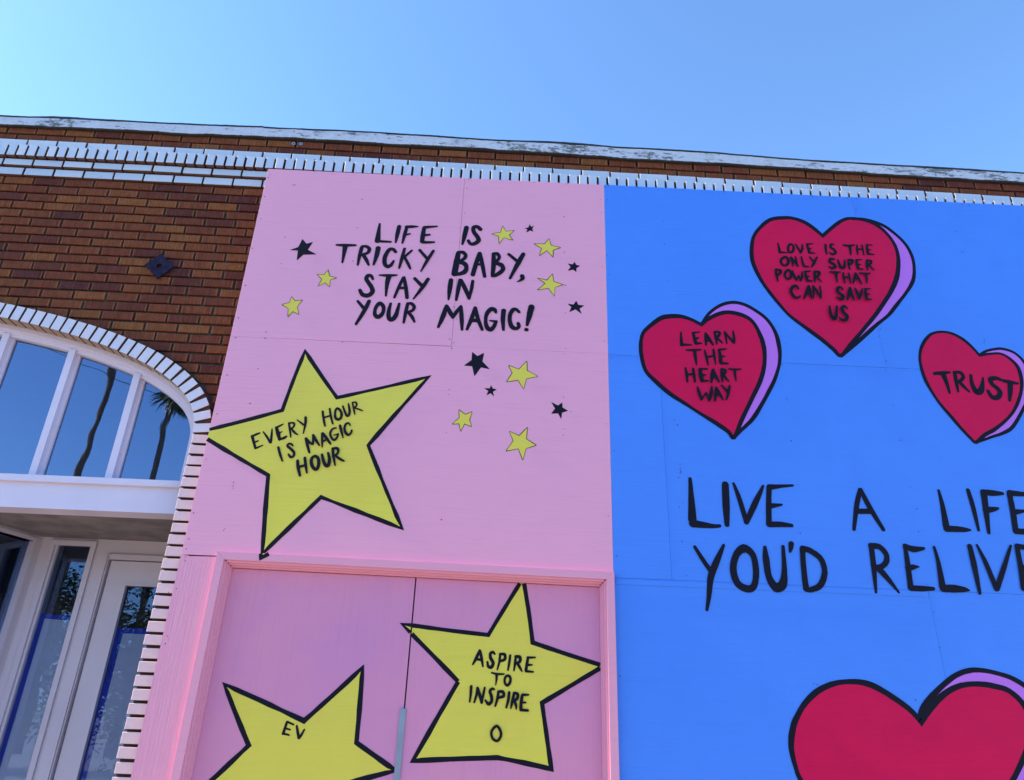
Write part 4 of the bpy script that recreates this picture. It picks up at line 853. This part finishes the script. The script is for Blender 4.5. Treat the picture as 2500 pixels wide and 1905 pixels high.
add(sp, "B", ((1932, 975), (1932, 1348), (1918, 533), (1910, 55), (515, 725), (535, 735), (465, 1430), (425, 1265)), .0025)
add(sp, "D", ((140, 90), (118, 160), (85, 673), (78, 733), (1532, 160), (1512, 223), (1505, 762), (1597, 945), (1510, 1160), (1503, 1238), (47, 1203), (90, 45)), .0028)
add(sp, "O", ((1857, 680), (2122, 687), (1780, 1016), (2060, 958), (1987, 1272), (1692, 1363), (1883, 503), (1945, 211), (2130, 630)), .0034)
add(sp, "S", ((1838, 655), (1840, 680), (1826, 687), (1833, 707), (1760, 1070), (1750, 1087), (1481, 929), (1438, 1162), (1415, 1252), (1406, 1357), (1594, 447)), .0026)
add(sp, "E", ((192, 107), (117, 358), (33, 783), (14, 852)), .003)
add(sp, "C", ((285, 15), (502, 20), (393, 497), (224, 289), (1068, 48), (1793, 1348)), .0034)
add(sb, "Z3", ((1020, 578), (1048, 570), (1308, 582), (1717, 604), (1537, 884), (1036, 897), (1034, 1187), (1552, 1088), (1583, 1416), (2083, 622)))
add(sb, "Z4", ((562, 482), (877, 497), (960, 499), (955, 596), (1280, 517), (122, 663), (1848, 791), (1967, 558), (1907, 553), (165, 463), (190, 462), (1898, 972), (1912, 980)), .003)
add(sb, "G", ((1570, 407), (1726, 1583), (527, 1372), (563, 1422), (1628, 800), (1672, 1145), (1685, 1163)), .0032)
add(sb, "I", ((403, 292), (388, 371), (473, 645), (442, 672), (465, 744), (547, 1134), (1553, 413), (1553, 437), (625, 1495), (643, 1522), (620, 1527)), .0026)
add(sb, "J", ((80, 468), (105, 828), (113, 422), (1315, 233), (1348, 740), (157, 1190), (148, 1303), (85, 18), (90, 62), (92, 88), (88, 110), (68, 157)), .0028)
add(sb, "K", ((832, 260), (910, 725), (1008, 1279), (1077, 1570), (895, 485)), .0026)
add(sb, "L", ((357, 374), (392, 381), (1393, 538), (1637, 4)), .003)
for i in range(8): sb.append((XE+.018, 4.6-.55*i, .0028)); sp.append((XE-.02, 4.6-.5*i if 4.6-.5*i > 2.4 else 4.5, .0022))
SCR = plain("dark_screw_head", (.035, .012, .04), .6); screws(pink, sp, SCR); screws(blue, sb, SCR)

# ------------------------------------------------------------------ across the street (seen mirrored in the glass)
def palm(x, y, zt, lean, label, cdx=0):
    t = thing("palm_tree", label, "palm tree", (x, y, -.15), group="tall fan palms across the street")
    pts = []; n = 14
    for i in range(n+1):
        k = i/n; pts.append((lean*k*k+.18*sin(k*5+x)+cdx*max(0, k-.9)*10, .1*sin(k*4), zt*k))
    m = MB().tube(pts, [.27-.12*min(1, i/n*1.2) for i in range(n+1)], 10); me = mesh("trunk", m.v, m.f, BARK, True); obj("trunk", me, t)
    V = []; Fc = []; top = Vector(pts[-1])
    for k in range(64):
        az = random.uniform(0, 2*pi); el = random.uniform(-1.25, 1.1); d = Vector((cos(az)*cos(el), sin(az)*cos(el), sin(el)))
        sl = random.uniform(.9, 1.4); hub = top+d*sl*.9+Vector((0, 0, -.12*sl)); side = d.cross(Vector((0, 0, 1))).normalized()
        c = len(V); V += [tuple(top+side*.02), tuple(top-side*.02), tuple(hub-side*.02), tuple(hub+side*.02)]; Fc.append((c, c+1, c+2, c+3))
        up2 = side.cross(d)
        for j in range(15):
            a = -1.45+2.9*j/14; dd = (d*cos(a)+side*sin(a)+up2*random.uniform(-.15, .15)).normalized(); ln = random.uniform(.6, .95)
            q = dd.cross(up2).normalized()*.045; mid = hub+dd*ln*.6; tip = hub+dd*ln+Vector((0, 0, -.25*ln))
            c = len(V); V += [tuple(hub), tuple(mid-q), tuple(tip), tuple(mid+q)]; Fc.append((c, c+1, c+2, c+3))
    obj("crown", mesh("crown", V, Fc, FROND), t); return t
k_ = (35.38+DIST)/(18.4+DIST)
palm(-12.78*k_, -35, 1.6+(16.8-1.6)*k_, .4, "tallest fan palm across the street, slim leaning trunk")
palm(-10.25*k_, -35, 1.6+(11.7-1.6)*k_, -.7, "shorter fan palm across the street, crown just above the roofline", .75)
def leafy(x, y, h, r, label, seed):
    rnd = random.Random(seed); t = thing("street_tree", label, "tree", (x, y, -.15), group="leafy trees across the street")
    m = MB().tube([(0, 0, 0), (.1, .05, h*.3), (-.05, .1, h*.6)], [.2, .16, .09], 8)
    for k in range(6):
        a = k*1.05; m.tube([(.1*cos(a), .05, h*.32), (r*.35*cos(a), r*.35*sin(a), h*.55), (r*.6*cos(a), r*.6*sin(a), h*.7)], [.09, .06, .03], 6)
    obj("trunk", mesh("trunk", m.v, m.f, BARK), t); V = []; Fc = []
    cl = [(rnd.gauss(0, r*.45), rnd.gauss(0, r*.45), h*.5+rnd.gauss(0, h*.19)) for _ in range(46)]
    for k in range(11000):
        c0 = rnd.choice(cl); p0 = Vector(c0)+Vector((rnd.gauss(0, .42), rnd.gauss(0, .42), rnd.gauss(0, .34)))
        a = Vector((rnd.gauss(0, 1), rnd.gauss(0, 1), rnd.gauss(0, 1))).normalized(); b = a.orthogonal().normalized()
        p0.z = min(p0.z, h-.2+rnd.uniform(-.5, .1)); c = len(V); s = rnd.uniform(.07, .13); V += [tuple(p0-a*s), tuple(p0+b*s*.45), tuple(p0+a*s), tuple(p0-b*s*.45)]; Fc.append((c, c+1, c+2, c+3))
    obj("crown", mesh("crown", V, Fc, LEAF), t)
for i, (x, y, h, r) in enumerate(((-22, -21, 7.6, 3.0), (-17.5, -22, 8.1, 3.3), (-13, -21, 7.0, 3.1), (-8.5, -22.5, 8.0, 3.2), (-4, -21, 6.6, 2.8), (1, -22, 7.8, 3.0), (6.5, -21.5, 7.4, 2.9))):
    leafy(x, y, h, r, ["broad leafy tree at the far end of the street row", "tallest leafy tree in the street row", "rounded leafy tree opposite the porch", "dense leafy tree beside the shorter palm", "smallest leafy tree opposite the camera", "leafy tree opposite the pink hoarding", "leafy tree opposite the blue hoarding"][i], 40+i)
pw = thing("power_line", "thin black overhead wire strung between two timber poles", "power line", (-30, -34, -.15))
for x in (0, 44):
    m = MB().tube([(x, 0, 0), (x, 0, 22.5 if x == 0 else 9.2)], [.17, .12], 8); obj("pole", mesh("pole", m.v, m.f, BARK), pw)
wp = [(44*i/20, 0, 22.2+(9.0-22.2)*i/20-.9*sin(pi*i/20)) for i in range(21)]
m = MB().tube(wp, .022, 5); obj("wire", mesh("wire", m.v, m.f, TARM), pw)
print("bricks", nb, "objects", len(bpy.data.objects))
